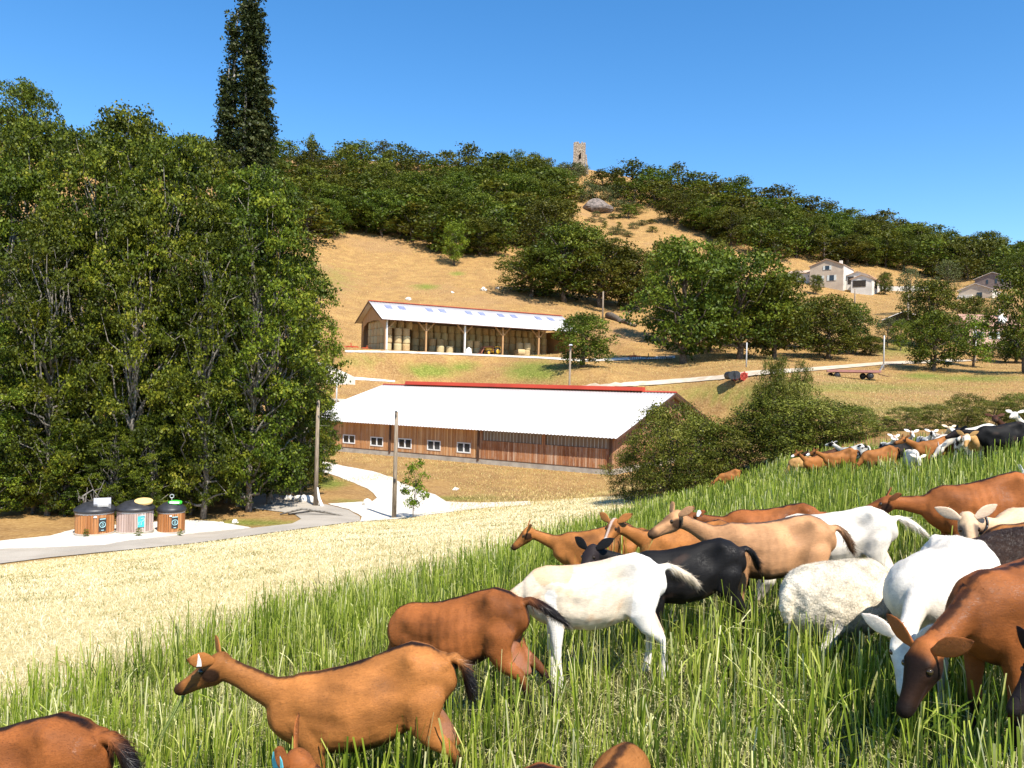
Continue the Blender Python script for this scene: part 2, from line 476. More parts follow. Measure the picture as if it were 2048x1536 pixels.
co = objco(nt); a1 = noise(nt, co, .35, 5); a2 = noise(nt, co, 30, 3); a3 = noise(nt, objco(nt, (.3, 1.5, 1)), .8, 5)
c = ramp(nt, a1, [(.35, (.30, .265, .22)), (.6, (.40, .35, .285))])
c = mix(nt, c, (.32, .27, .21), math_n(nt, 'MULTIPLY', ramp(nt, a3, [(.5, (0, 0, 0)), (.62, (1, 1, 1))]), .6))
c = mix(nt, c, (.62, .56, .47), math_n(nt, 'MULTIPLY', ramp(nt, a2, [(.5, (0, 0, 0)), (.7, (1, 1, 1))]), .4))
finish(nt, c, .9, a2, .3, .01, .15); M['asphalt'] = m
M['gravel'] = simple('white_gravel', (.72, .66, .57), (.50, .44, .36), 6, .95, .6, .1, detail=8)
M['track'] = simple('pale_farm_track', (.56, .48, .38), (.42, .33, .23), .8, .95, .4, .1, detail=8)
drape('gravel_verge', [(-150, 1092), (0, 1082), (100, 1072), (150, 1058), (230, 1050), (320, 1043), (370, 1040), (430, 1043), (505, 1056), (405, 1069), (251, 1086), (210, 1094), (100, 1098), (0, 1103), (-150, 1112)], M['gravel'], .02, .8, jag=.05)
drape('asphalt_road', [(-200, 1152), (-60, 1136), (100, 1116), (393, 1087), (560, 1064), (720, 1043), (719, 1034), (697, 1021), (654, 1010), (600, 998), (545, 988), (470, 984), (470, 1014), (560, 1024), (590, 1030), (602, 1039), (585, 1048), (515, 1056), (405, 1066), (251, 1083), (210, 1091), (100, 1096), (-60, 1101), (-200, 1112)], M['asphalt'], .035, .8, jag=.03)
drape('gravel_track', [(520, 914), (605, 919), (634, 921), (697, 934), (745, 943), (785, 955), (804, 967), (872, 990), (892, 1004), (960, 1006), (1060, 1003), (1060, 1010), (960, 1017), (800, 1038), (720, 1044), (725, 1034), (697, 1019), (654, 1008), (706, 1005), (745, 1003), (755, 996), (736, 978), (677, 954), (654, 946), (599, 938), (520, 938)], M['gravel'], .028, .8, jag=.06)
drape('far_track', [(1150, 773), (1300, 763), (1440, 752), (1500, 743), (1620, 736), (1760, 725), (1900, 719), (1960, 722), (1900, 725), (1760, 731), (1620, 743), (1520, 752), (1440, 760), (1300, 772), (1150, 780)], M['track'], .10, 1.5, jag=.08)
drape('shed_forecourt', [(690, 702.5), (775, 703), (930, 708), (1078, 714), (1170, 719), (1350, 712), (1350, 717), (1170, 724), (1078, 717.5), (930, 711.5), (775, 706.5), (690, 706)], M['gravel'], .08, 1.0)
drape('upper_path', [(600, 797), (680, 799), (740, 806), (740, 810), (680, 804), (600, 802)], M['track'], .10, 1.0)
drape('bank_path', [(600, 752), (700, 754), (790, 762), (790, 765), (700, 760), (600, 758)], M['gravel'], .12, 1.0)
# ------------------------------------------------------------------ buildings
def wall_at(px, py, org, th, yoff=0.0):
    """local x and world z where the pixel ray meets the front wall line of a building"""
    u, v = unroll(px, py)
    dx, dy = math.cos(th), math.sin(th)
    ox, oy = org[0] - yoff * dy, org[1] + yoff * dx
    # (ox + a dx) / (oy + a dy) = u / F
    k = u / FPX
    a = (k * oy - ox) / (dx - k * dy)
    d = oy + a * dy
    return a, -v * d / FPX
def corrugated(L, pitch, amp, span, p0, p1, thick=.03):
    """roof sheet: waves along x, from p0=(y,z) to p1=(y,z)"""
    n = int(L / pitch) * 4
    xs = np.linspace(0, L, n + 1)
    w = amp * np.sin(np.arange(n + 1) * math.pi / 2)
    V = []
    for (y, z) in (p0, p1):
        V.append(np.stack([xs, np.full_like(xs, y), z + w], -1))
    for (y, z) in (p1, p0):
        V.append(np.stack([xs, np.full_like(xs, y), z + w - thick], -1))
    V = np.concatenate(V); m = n + 1
    F = []
    for i in range(n):
        for a in range(4):
            b = (a + 1) % 4
            F.append((a * m + i, a * m + i + 1, b * m + i + 1, b * m + i))
    return V, np.array(F)[:, ::-1]
m, nt = new_mat('white_fibre_cement')
co = objco(nt, (1, .25, 1)); f = noise(nt, co, .8, 5); f2 = noise(nt, objco(nt), 8, 4)
finish(nt, mix(nt, ramp(nt, f, [(.3, (.68, .65, .63)), (.7, (.60, .57, .55))]), (.46, .42, .38), math_n(nt, 'MULTIPLY', ramp(nt, f2, [(.55, (0, 0, 0)), (.75, (1, 1, 1))]), .35)), .85, spec=.2)
M['roofsheet'] = m
def cladding(name, stops, board=.16, dark=(.16, .08, .04), grey=(.55, .42, .32), axis=0, gs=.45):
    m, nt = new_mat(name)
    t = N(nt, 'ShaderNodeTexCoord')
    sx = N(nt, 'ShaderNodeSeparateXYZ'); nt.links.new(t.outputs['Object'], sx.inputs[0])
    x = math_n(nt, 'DIVIDE', sx.outputs[axis], board)
    fl = math_n(nt, 'FLOOR', x); fr = math_n(nt, 'FRACT', x)
    wn_ = N(nt, 'ShaderNodeTexWhiteNoise', noise_dimensions='1D'); nt.links.new(fl, wn_.inputs['W'])
    c = ramp(nt, wn_.outputs['Value'], stops)
    cb = N(nt, 'ShaderNodeCombineXYZ')
    nt.links.new(math_n(nt, 'MULTIPLY', sx.outputs[axis], 7.0), cb.inputs[0]); nt.links.new(math_n(nt, 'MULTIPLY', fl, 3.7), cb.inputs[1]); nt.links.new(math_n(nt, 'MULTIPLY', sx.outputs[2], .9), cb.inputs[2])
    g = noise(nt, cb.outputs[0], 1.0, 6, .7)
    c = mix(nt, c, grey, math_n(nt, 'MULTIPLY', ramp(nt, g, [(.48, (0, 0, 0)), (.66, (1, 1, 1))]), gs))
    c = mix(nt, c, dark, math_n(nt, 'MULTIPLY', ramp(nt, g, [(.28, (1, 1, 1)), (.42, (0, 0, 0))]), .5))
    gap = math_n(nt, 'GREATER_THAN', math_n(nt, 'ABSOLUTE', math_n(nt, 'SUBTRACT', fr, .5)), .44)
    c = mix(nt, c, tuple(k * .5 for k in dark), math_n(nt, 'MULTIPLY', gap, .75))
    finish(nt, c, .75, math_n(nt, 'SUBTRACT', g, gap), .4, .02, .2)
    return m
M['clad'] = cladding('stained_board_cladding', [(0, (.36, .16, .06)), (.35, (.55, .265, .10)), (.7, (.46, .22, .09)), (1, (.68, .42, .21))])
M['clad_side'] = cladding('stained_board_cladding_gable', [(0, (.26, .12, .05)), (.5, (.36, .17, .08)), (1, (.44, .24, .12))], axis=1)
M['dooor'] = cladding('weathered_board_panels', [(0, (.27, .10, .04)), (.4, (.40, .165, .065)), (.8, (.47, .23, .11)), (1, (.62, .44, .30))], board=.2, gs=.6)
M['redmetal'] = simple('red_sheet_metal', (.46, .055, .025), (.38, .045, .022), .5, .5, .05, .4)
M['strip'] = simple('ribbed_translucent_sheet', (.15, .105, .075), (.25, .18, .13), 1.0, .35, .1, .5, stretch=(5, 1, .3))
M['darkpost'] = simple('dark_brown_trim', (.07, .035, .02), (.12, .06, .035), 2, .6, .1, .3)

# long goat barn: local x along the front (0 at the front corner by the bushes), y into the building
bo = (BC[0], BC[1])
barn = thing('goat_barn', (BC[0], BC[1], BZB), 'long low barn of brown vertical boards under a wide white roof', 'barn', rz=-BTH)
H = BZE - BZB; HR = BZR - BZB
bz = lambda px, py: wall_at(px, py, bo, -BTH)
L, W_ = BL, BW
xs1 = bz(957, 900)[0]
MB().box((-L / 2, W_ / 2, .05), (L + .1, W_ + .1, .9)).build('plinth', M['concrete'], barn)
slots = []      # windows: (x0, x1, z0, z1) local
for (a, b, c_, d_) in [(686, 710, 868.5, 888), (741, 766, 873, 893.5), (796.5, 823, 876, 898), (854.5, 881, 880, 902), (914, 941, 884, 907)]:
    x0, z1 = bz(a, c_); x1, z0 = bz(b, d_)
    slots.append((x0, x1, z0 - BZB, z1 - BZB))
def wall_with_holes(mb, x0, x1, z0, z1, holes, y, t):
    xs = sorted({x0, x1} | {h[0] for h in holes} | {h[1] for h in holes})
    for i in range(len(xs) - 1):
        a, b = xs[i], xs[i + 1]; mid = (a + b) / 2
        hs = [h for h in holes if h[0] < mid < h[1]]
        segs = [(z0, z1)] if not hs else [(z0, hs[0][2]), (hs[0][3], z1)]
        for s0, s1 in segs: mb.box((mid, y, (s0 + s1) / 2), (b - a, t, s1 - s0))
mb = MB(); wall_with_holes(mb, -L, xs1 - .1, .5, H, slots, .07, .12); mb.build('front_wall', M['clad'], barn)
sx0, sx1 = xs1 + .1, -.25
st = [(bz(963, 858)[0] + .1, bz(1084, 870)[0]), (bz(1091, 870)[0], bz(1219, 880)[0])]
zs0 = .5 + (H - .5) * .60; zs1 = H - .22
mb = MB(); wall_with_holes(mb, sx0, sx1, .5, H, [(st[0][0], st[0][1], zs0, zs1), (st[1][0], st[1][1], zs0, zs1)], .07, .12)
fw = mb.build('front_wall', M['dooor'], barn); tag(fw, 'weathered reddish boards below two long ribbed strips')
for s_ in st:
    w = MB().box(((s_[0] + s_[1]) / 2, .10, (zs0 + zs1) / 2), (s_[1] - s_[0] - .02, .02, zs1 - zs0 - .02)).build('translucent_strip', M['strip'], barn)
    mb = MB(); x = s_[0] + .2
    while x < s_[1] - .1:
        mb.box((x, .075, (zs0 + zs1) / 2), (.045, .02, zs1 - zs0 - .06)); x += .36
    mb.build('rib', M['metal'], w)
for x0, x1, z0, z1 in slots:
    cx, cz_ = (x0 + x1) / 2, (z0 + z1) / 2; w, h = x1 - x0, z1 - z0
    mb = MB(); y = .02; t = .10
    mb.box((cx, y, z1 - .05), (w - .006, .10, .094)).box((cx, y, z0 + .06), (w - .006, .10, .114)).box((x0 + .05, y, cz_), (.094, .10, h - .22)).box((x1 - .05, y, cz_), (.094, .10, h - .22)).box((cx, y - .005, cz_), (.12, .09, h - .22))
    f = mb.build('window', M['whitepaint'], barn)
    for s_ in (-1, 1):
        MB().box((cx + s_ * (w / 4 - .01), .05, cz_), (w / 2 - .17, .02, h - .22)).build('pane', M['glass'], f)
for x in (-L + .06, bz(781, 870)[0], xs1, -.12):
    MB().box((x, -.04, (H + .3) / 2), (.2 if x < -1 else .24, .16, H - .3)).build('downpipe', M['darkpost'], barn)
MB().box((-L / 2, -.03, .5), (L - .6, .08, .05)).box((-L / 2, -.03, H - .03), (L - .6, .07, .12)).build('wall_trim', M['darkpost'], barn)
MB().prism([(.04, .5), (W_ - .04, .5), (W_ - .04, H - .02), (W_ / 2, HR - .1), (.04, H - .02)], -.14, -.02, 'x').build('gable_wall', M['clad_side'], barn)
MB().prism([(.04, .5), (W_ - .04, .5), (W_ - .04, H - .02), (W_ / 2, HR - .1), (.04, H - .02)], -L + .02, -L + .14, 'x').build('gable_wall', M['clad_side'], barn)
MB().box((-L / 2, W_ - .07, H / 2 + .2), (L - .4, .12, H - .5)).build('rear_wall', M['clad'], barn)
RL = L + 1.4; sl = (HR - H) / (W_ / 2); ov = .7
for y0, z0, nm in ((-ov, H - ov * sl, 0), (W_ + ov, H - ov * sl, 1)):
    V_, F_ = corrugated(RL, .354, .035, 0, (y0, z0 + .05), (W_ / 2, HR + .05))
    V_[:, 0] -= L + .7
    if nm: F_ = F_[:, ::-1]
    link('roof', np_mesh('roof', V_, F_, M['roofsheet']), barn)
MB().bar((.72, -ov, H - ov * sl - .08), (.72, W_ / 2, HR - .08), .05, .24).bar((.72, W_ / 2, HR - .08), (.72, W_ + ov, H - ov * sl - .08), .05, .24).build('verge_board', M['darkpost'], barn)
x0 = -RL + .7 + 0; rx0 = None
MB().prism([(W_ / 2 - .35, HR + .04), (W_ / 2, HR + .16), (W_ / 2 + .35, HR + .04)], -RL + .7, .7, 'x').build('ridge_cap', M['redmetal'], barn)
u0, u1 = (815, 760), (1287, 778)
ra = wall_at(815, 766, bo, -BTH, W_ / 2)[0]; rb = wall_at(1287, 782, bo, -BTH, W_ / 2)[0]
MB().prism([(W_ / 2 - .55, HR + .12), (W_ / 2 - .42, HR + .52), (W_ / 2 + .42, HR + .52), (W_ / 2 + .55, HR + .12)], ra, rb, 'x').build('ridge_vent', M['redmetal'], barn)

# open hay shed: local x along the front from the front corner by the grove, y into the shed
shed = thing('hay_shed', (SCN[0], SCN[1], SZB), 'open timber hay shed full of round bales under a white gabled roof', 'shed', rz=STH)
so = SCN; SH = SZE - SZB; SHR = SZR - SZB
for px in (774, 853, 930.5, 1006.5, 1078.5, 1140):
    x = wall_at(px, 660, so, STH)[0]
    white = px in (774, 930.5)
    p = MB().box((x, .12, SH / 2), (.26, .26, SH)).build('post', M['whitepaint'] if white else M['timber'], shed)
    mb = MB()
    for s_ in (-1, 1):
        if px == 774 and s_ < 0 or px == 1140 and s_ > 0: continue
        mb.bar((x + s_ * .1, .12, SH - 1.75), (x + s_ * 1.55, .12, SH - .25), .12, .16)
    mb.build('brace', M['timber'], p)
    if white: MB().tube([(x + .05, -.05, SH - .1), (x - .02, -.08, SH - .9), (x - .02, -.08, .2)], .07, 6).build('downpipe', M['whitepaint'], p)
    MB().box((x, SW - .12, SH / 2), (.22, .22, SH)).build('post', M['timber'], shed)
MB().box((SL / 2, .12, SH - .16), (SL, .2, .34)).build('eaves_beam', M['timber'], shed)
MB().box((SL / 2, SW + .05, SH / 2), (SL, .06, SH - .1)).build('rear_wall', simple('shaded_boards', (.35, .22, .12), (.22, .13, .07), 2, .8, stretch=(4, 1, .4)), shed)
MB().box((SL - .0, SW / 2, SH / 2), (.08, SW - .3, SH - .2)).build('side_wall', M['timber'], shed)
# gable with an arched opening
arch = [(.02, 0), (.5, 0), (.5, SH * .55), (1.2, SH * .80), (2.6, SH * .93), (SW / 2, SH * .97), (SW - 2.6, SH * .93), (SW - 1.2, SH * .80), (SW - .5, SH * .55), (SW - .5, 0), (SW - .02, 0), (SW - .02, SH), (SW / 2, SHR - .15), (.02, SH)]
me_v = [(-.02, y, z) for y, z in arch]
mb = MB()
for i in range(9):
    a, b = arch[i], arch[i + 1]
    def top(y): return (SH + (SHR - .15 - SH) * (1 - abs(y - SW / 2) / (SW / 2)))
    if abs(b[0] - a[0]) < .01: continue
    mb.add([(-.04, a[0], a[1]), (-.04, b[0], b[1]), (-.04, b[0], top(b[0])), (-.04, a[0], top(a[0])), (.06, a[0], a[1]), (.06, b[0], b[1]), (.06, b[0], top(b[0])), (.06, a[0], top(a[0]))],
           [(0, 1, 2, 3), (7, 6, 5, 4), (0, 4, 5, 1), (1, 5, 6, 2), (2, 6, 7, 3), (3, 7, 4, 0)])
mb.build('gable_wall', cladding('larch_gable_boards', [(0, (.40, .24, .11)), (.5, (.48, .29, .14)), (1, (.54, .35, .19))], axis=1, gs=.2), shed)
RLs = SL + 1.8; sl = (SHR - SH) / (SW / 2); ov = .8
for y0, nm in ((-ov, 0), (SW + ov, 1)):
    V_, F_ = corrugated(RLs, .5, .03, 0, (y0, SH - ov * sl + .1), (SW / 2, SHR + .1))
    V_[:, 0] -= .9
    if nm: F_ = F_[:, ::-1]
    rf = link('roof', np_mesh('roof', V_, F_, M['roofsheet']), shed)
    if not nm:
        mblue = simple('translucent_skylight', (.20, .22, .34), (.26, .28, .40), 1, .25, 0, .5)
        for px, py in [(778, 615), (805, 617), (860, 620), (886, 621), (939, 624), (965, 625.5), (1003, 628), (1029, 629), (1078, 632), (1103, 633)]:
            x = wall_at(px, py, so, STH, SW / 2 * .62)[0]; yy = SW / 2 * .66
            zz = SH + (yy) * sl + .15
            sk = MB().bar((x, yy - .55, zz - .55 * sl), (x, yy + .55, zz + .55 * sl), 1.1, .05).build('skylight', mblue, rf)
MB().prism([(SW / 2 - .3, SHR + .1), (SW / 2, SHR + .22), (SW / 2 + .3, SHR + .1)], -.9, SL + .9, 'x').build('ridge_cap', M['redmetal'], shed)
MB().bar((-.93, -ov, SH - ov * sl - .02), (-.93, SW / 2, SHR - .02), .06, .22).bar((-.93, SW / 2, SHR - .02), (-.93, SW + ov, SH - ov * sl - .02), .06, .22).build('verge_board', M['darkpost'], shed)
MB().tube([(-.9, -ov - .08, SH - ov * sl), (SL + .9, -ov - .08, SH - ov * sl)], .08, 6).build('gutter', M['darkpost'], shed)

# round bales
m, nt = new_mat('straw_bale')
co = objco(nt); oi = N(nt, 'ShaderNodeObjectInfo')
f = noise(nt, objco(nt, (3, 3, 14)), 2.0, 6, .7); f2 = noise(nt, co, 14, 4)
c = ramp(nt, f, [(.3, (.30, .18, .08)), (.5, (.48, .33, .16)), (.7, (.62, .46, .26))])
c = mix(nt, c, (.50, .45, .26), math_n(nt, 'MULTIPLY', oi.outputs['Random'], .7))
finish(nt, c, .9, f2, .7, .05, .1); M['bale'] = m
def bale_mesh(r=.62, h=1.2):
    rng = random.Random(3); prof = [(r * .3, 0), (r * .88, 0), (r * .97, .05), (r, .14)]
    for k in range(1, 6): prof.append((r * (1 + rng.uniform(-.012, .02)), .14 + (h - .28) * k / 6))
    prof += [(r, h - .14), (r * .96, h - .05), (r * .86, h - .01), (r * .3, h)]
    return MB().lathe(prof, 20).mesh('round_bale', M['bale'], True)
BM_ = bale_mesh()
ORD = ['first', 'second', 'third', 'fourth', 'fifth', 'sixth', 'seventh', 'eighth', 'ninth', 'tenth', 'eleventh', 'twelfth', 'thirteenth', 'fourteenth', 'fifteenth', 'sixteenth', 'seventeenth', 'eighteenth', 'nineteenth', 'twentieth', 'twenty-first', 'twenty-second', 'twenty-third', 'twenty-fourth', 'twenty-fifth', 'twenty-sixth']
TIER = ['bottom tier', 'second tier', 'third tier', 'fourth tier']
rb = random.Random(8)
cs, sn = math.cos(STH), math.sin(STH)
def sloc(x, y, z): return (SCN[0] + x * cs - y * sn, SCN[1] + x * sn + y * cs, SZB + z)
def bale(x, y, z, lab, grp, tilt=0, rz=0):
    o = link('round_bale', BM_, None, sloc(x + rb.uniform(-.03, .03), y + rb.uniform(-.05, .05), z))
    o.rotation_euler = (tilt + rb.uniform(-.02, .02), rb.uniform(-.02, .02), rz + rb.uniform(0, 6) if not tilt else rz)
    s = rb.uniform(.97, 1.02); o.scale = (s, s, 1.0)
    tag(o, lab, 'bale', grp)
bay = ['first', 'second', 'third', 'fourth', 'fifth']
for k in range(3):           # three stacks just inside the first bay
    for t in range(3):
        bale(1.05 + k * 1.36 + (.3 if k else 0), 1.6, 1.2 * t, f'round bale in the front stacks of the first bay, {TIER[t]}, {ORD[k]} from gable', 'bales in the front stacks of the first bay')
n_ = 0
for k in range(4):
    bale(1.0 + k * 1.36, 3.1, 3.6, f'round bale high under the roof in the first bay, {ORD[k]} from the gable', 'bales under the roof in the first bay')
for k in range(3):
    for t in range(4):
        if k == 0 and t == 3: continue
        bale(1.0, 3.1 + k * 1.33, 1.2 * t, f'round bale in the arched gable opening, {TIER[t]}, {ORD[k]} from the white post', 'bales in the gable opening')
for k in range(2):
    for t in range(4):
        bale(1.0, 7.1 + k * 1.33, 1.2 * t, f'round bale deep in the gable opening, {TIER[t]}, {("next to last", "last")[k]} column', 'bales in the gable opening')
for k in range(20):          # the back wall of bales
    for t in range(4):
        x = 7.8 + k * 1.33
        if x > SL - .8: break
        bale(x, 6.6 if t < 3 else 6.9, 1.2 * t, f'back wall bale in the shed, {TIER[t]}, {ORD[k]} column after the first bay', 'bales in the back wall of the stack')
for k, (x, y, t) in enumerate([(10.0, 4.6, 2), (11.5, 4.7, 2), (13.0, 4.6, 1), (16.4, 3.6, 2), (17.8, 3.7, 2)]):
    for q in range(t):
        bale(x, y, 1.2 * q, f'round bale in the row before the back stack, {TIER[q]}, {ORD[k]} column', 'bales standing before the back stack')
for k, (x, y) in enumerate([(10.3, 2.2), (12.0, 2.3)]):
    bale(x, y, .0, f'pale greenish low bale behind the second bay floor edge, {("one nearer the grove", "one nearer the white post")[k]}', 'low pale bales')
for k, (x, y, z) in enumerate([(26.6, 1.9, 0), (26.7, 1.9, 1.2), (25.6, 2.6, 1.2), (25.4, 2.8, 0)]):
    bale(x, y, z, ['pale bale standing beside the lying one near the last bay', 'pale bale on top of the stack near the last bay', 'pale bale on the rear stack behind the lying bale, upper', 'pale bale on the rear stack behind the lying bale, lower'][k], 'pale bales in the fourth bay')
bale(24.3, .95, .62, 'pale green round bale lying on its side in front of the shed', 'pale bales in the fourth bay', tilt=math.pi / 2, rz=STH + 1.1)
o = MB().box((0, 0, .45), (1.0, .9, .9), taper=.75).box((0, 0, 1.0), (.5, .45, .25), taper=.4).build('big_bag', M['whitepaint'], None, loc=sloc(14.9, .9, 0))
tag(o, 'white bulk bag standing at the foot of the white middle post', 'bag')

def wheel(parent, c, r, w, tyre, rim, n=20, ax='y'):
    c = Vector(c)
    Mx = Matrix.Rotation(math.pi / 2, 3, 'X') if ax == 'y' else Matrix.Rotation(math.pi / 2, 3, 'Y')
    t = MB().lathe([(r * .58, -w / 2), (r * .9, -w / 2), (r, -w * .36), (r * 1.01, 0), (r, w * .36), (r * .9, w / 2), (r * .58, w / 2)], n, c, Mx).build('wheel', tyre, parent, True)
    MB().lathe([(r * .1, -w * .53), (r * .35, -w * .5), (r * .57, -w * .56), (r * .57, w * .56), (r * .35, w * .5), (r * .1, w * .53)], n, c, Mx).build('rim', rim, t, True)
    return t
# yellow tractor with loader, parked in the shed; local x = forward
tl = sloc(20.2, 2.2, 0)
tr = thing('tractor', tl, 'small old yellow tractor with a front loader parked under the hay shed', 'tractor', rz=STH + math.pi)
MB().box((.75, 0, 1.05), (1.5, .55, .5), taper=.92).box((-.2, 0, .8), (1.0, .5, .5)).box((.6, 0, .7), (1.4, .35, .3)).build('body', M['yellow'], tr)
for s_ in (-1, 1):
    wheel(tr, (-.45, s_ * .75, .68), .68, .34, M['rubber'], M['yellow'])
    wheel(tr, (1.25, s_ * .62, .42), .42, .22, M['rubber'], M['yellow'])
    MB().tube([(-1.05, s_ * .75, 1.1), (-.85, s_ * .75, 1.42), (-.35, s_ * .75, 1.5), (.1, s_ * .75, 1.4)], .06, 6).box((-.5, s_ * .75, 1.46), (.9, .36, .05)).build('mudguard', M['yellow'], tr)
MB().box((-.5, 0, 1.22), (.45, .45, .1)).box((-.72, 0, 1.45), (.08, .45, .4)).build('seat', M['black'], tr)
MB().tube([(.05, 0, 1.2), (-.1, 0, 1.55)], .025, 6).tube([(-.1 + .2 * .3 * math.cos(a), .2 * math.sin(a), 1.55 + .1 * math.cos(a)) for a in np.linspace(0, 6.28, 13)], .018, 5).build('steering_wheel', M['black'], tr)
MB().tube([(.9, .15, 1.3), (.9, .15, 1.9)], .035, 6).build('exhaust_pipe', M['black'], tr)
lm = simple('rusty_loader_steel', (.42, .16, .10), (.28, .11, .08), 4, .7)
for s_ in (-1, 1): MB().bar((.3, s_ * .42, 1.5), (1.9, s_ * .42, 1.35), .1, .14).bar((1.9, s_ * .42, 1.35), (2.5, s_ * .42, .35), .1, .14).bar((.3, s_ * .42, .7), (.3, s_ * .42, 1.55), .1, .12).build('loader_arm', lm, tr)
MB().bar((2.5, -.7, .3), (2.5, .7, .3), .12).bar((2.5, -.6, .3), (3.1, -.6, .15), .05).bar((2.5, 0, .3), (3.1, 0, .15), .05).bar((2.5, .6, .3), (3.1, .6, .15), .05).build('loader_fork', lm, tr)

# ---- flatbed trailer on the meadow
p0, p1 = at(1672, 106.5), at(1742, 105.5)
p0, p1 = at(1657, 106), at(1757, 104)
c_ = (p0 + p1) / 2; ang = math.atan2(p1.y - p0.y, p1.x - p0.x)
zg = tz(c_.x, c_.y)
trl = thing('flatbed_trailer', (c_.x, c_.y, zg), 'faded red flatbed farm trailer with four wheels on the dry meadow', 'trailer', rz=ang)
MB().box((0, 0, 1.0), (6.5, 2.3, .30)).bar((-3.2, -.9, 1.0), (-2.6, -.9, .75), .1).bar((-2.7, 0, .85), (2.7, 0, .85), .3, .16).build('deck', simple('faded_red_deck', (.42, .20, .17), (.34, .17, .14), 2, .8), trl)
for x in (-2.0, 2.0):
    for s_ in (-1, 1): wheel(trl, (x, s_ * .95, .40), .40, .24, M['rubber'], M['black'])
    wheel(trl, (x - .75 if x < 0 else x - .78, .95, .40), .40, .24, M['rubber'], M['black'])
    MB().tube([(x, -.9, .43), (x, .9, .43)], .06, 6).box((x, 0, .68), (.3, 1.2, .3)).build('axle', M['black'], trl)
MB().bar((3.0, -.25, .7), (4.2, 0, .35), .08).bar((3.0, .25, .7), (4.2, 0, .35), .08).build('drawbar', M['darkpost'], trl)
mb = MB()
for y in (-1.1, -.4, .4, 1.1): mb.bar((3.15, y, 1.1), (3.5, y, 1.9), .06)
mb.tube([(3.3, -1.1, 1.5), (3.3, 1.1, 1.5)], .05).tube([(3.5, -1.1, 1.9), (3.5, 1.1, 1.9)], .05).build('headboard', M['metal'], trl)

# ---- red hay rake beside the far track
q = hit(1480, 761)
rk = thing('hay_rake', (q.x, q.y, q.z - .12), 'small red and black hay rake parked beside the pale farm track', 'farm implement', rz=.2)
MB().bar((-1.0, 0, .7), (1.0, 0, .75), .14).bar((0, 0, .7), (1.2, -.8, .4), .1).bar((.6, 0, .7), (.6, 0, 1.15), .1).box((-.55, .1, .85), (.8, .5, .5)).tube([(-1.35, -.6, .62), (-1.35, .6, .62)], .5, 12).tube([(-.75, -.6, .7), (-.75, .6, .7)], .5, 12).build('frame', M['black'], rk)
for x, y in ((-.85, -.35), (.25, -.5), (.75, .3)):
    mb = MB()
    mb.lathe([(.48, -.03), (.52, 0), (.48, .03), (.42, .03), (.42, -.03)], 16, (x, y, .55), Matrix.Rotation(math.pi / 2, 3, 'X'))
    for k in range(8):
        a = k * math.pi / 4; mb.bar((x, y, .55), (x + .62 * math.cos(a), y, .55 + .62 * math.sin(a)), .05)
    mb.build('rake_wheel', M['red'], rk)
for s_ in (-1, 1): wheel(rk, (-.7, s_ * .5, .33), .33, .18, M['rubber'], M['red'], 14)

# ---- ploughs and scrap near the big oak, red tedder left of the shed
def implement(px, d, lab, col, rz, kind='tines', s=1.0, py=None):
    q = at(px, d)
    r = thing('farm_implement', (q.x, q.y, q.z), lab, 'farm implement', rz=rz)
    mb = MB().bar((-1.1, 0, .6), (1.1, 0, .6), .14).bar((-1.1, .8, .6), (1.1, .8, .6), .12).bar((-.8, 0, .6), (-.8, .8, .6), .1).bar((.8, 0, .6), (.8, .8, .6), .1).bar((0, .8, .6), (0, 1.7, .4), .1).bar((0, .4, .6), (0, .5, 1.2), .1)
    mb.build('frame', col, r)
    mb = MB()
    for k in range(7):
        x = -1.05 + .35 * k; mb.tube([(x, 0, .6), (x, -.25, .45), (x, -.15, .2), (x, .05, 0)], .035, 5)
    mb.build('tine', M['darkpost'] if kind == 'tines' else M['red'], r)
    r.scale = (s, s, s)
    return r
implement(1270, 131, 'red harrow standing by the track between walnut and big oak', M['red'], .3)
implement(1298, 130, 'black tined cultivator lying beside the red harrow near the big oak', M['black'], .1)
implement(1330, 129, 'dark disc plough at the foot of the slope beside the big oak', M['black'], -.4)
implement(706, 127, 'red hay tedder standing left of the hay shed gable', M['red'], 1.0, 'red', 1.0)
implement(735, 126.5, 'orange red implement lying under the hay shed gable opening', simple('orange_paint', (.7, .12, .03), (.5, .09, .03), 4, .6), .5, 'red', .7)

# ---- waste containers
def disc_sign(parent, x, z, w, h, col, y, rr): pass
def container(px, py_, dia, body_stops, lid, sign, lab, extra, d):
    q = at(px, d); R = dia / 2
    r = thing('waste_container', (q.x, q.y, q.z), lab, 'waste container', rz=math.atan2(-q.x, q.y) , group='semi buried waste containers')
    MB().lathe([(R * 1.0, -.25), (R * 1.02, -.2), (R * 1.02, .10), (R * .97, .12)], 32).build('base', M['concrete'], r)
    mb = MB(); nb = 44
    for k in range(nb):
        a = 2 * math.pi * k / nb
        Mz = Matrix.Rotation(a, 3, 'Z')
        mb.box(Mz @ Vector((R * .965, 0, .56)), (.03, 2 * math.pi * R / nb * .80, .92), Mz)
    b = mb.build('slatted_body', body_stops, r)
    MB().lathe([(R * .95, .11), (R * .95, 1.04)], 32).build('drum', simple('inner_drum', (.10, .06, .035), None, 2), r)
    MB().lathe([(R * .985, 1.0), (R * .99, 1.10), (R * .9, 1.11)], 32).build('rim_band', M['metal'], r)
    MB().lathe([(R * 1.02, 1.07), (R * 1.07, 1.10), (R * 1.07, 1.21), (R * 1.0, 1.27), (R * .78, 1.40), (R * .55, 1.50), (R * .25, 1.56), (R * .02, 1.57)], 32).build('lid', M['black'], r, True)
    return r, R
slat = cladding('varnished_slats', [(0, (.34, .13, .04)), (.5, (.46, .20, .07)), (1, (.55, .27, .11))], board=.12, gs=.15)
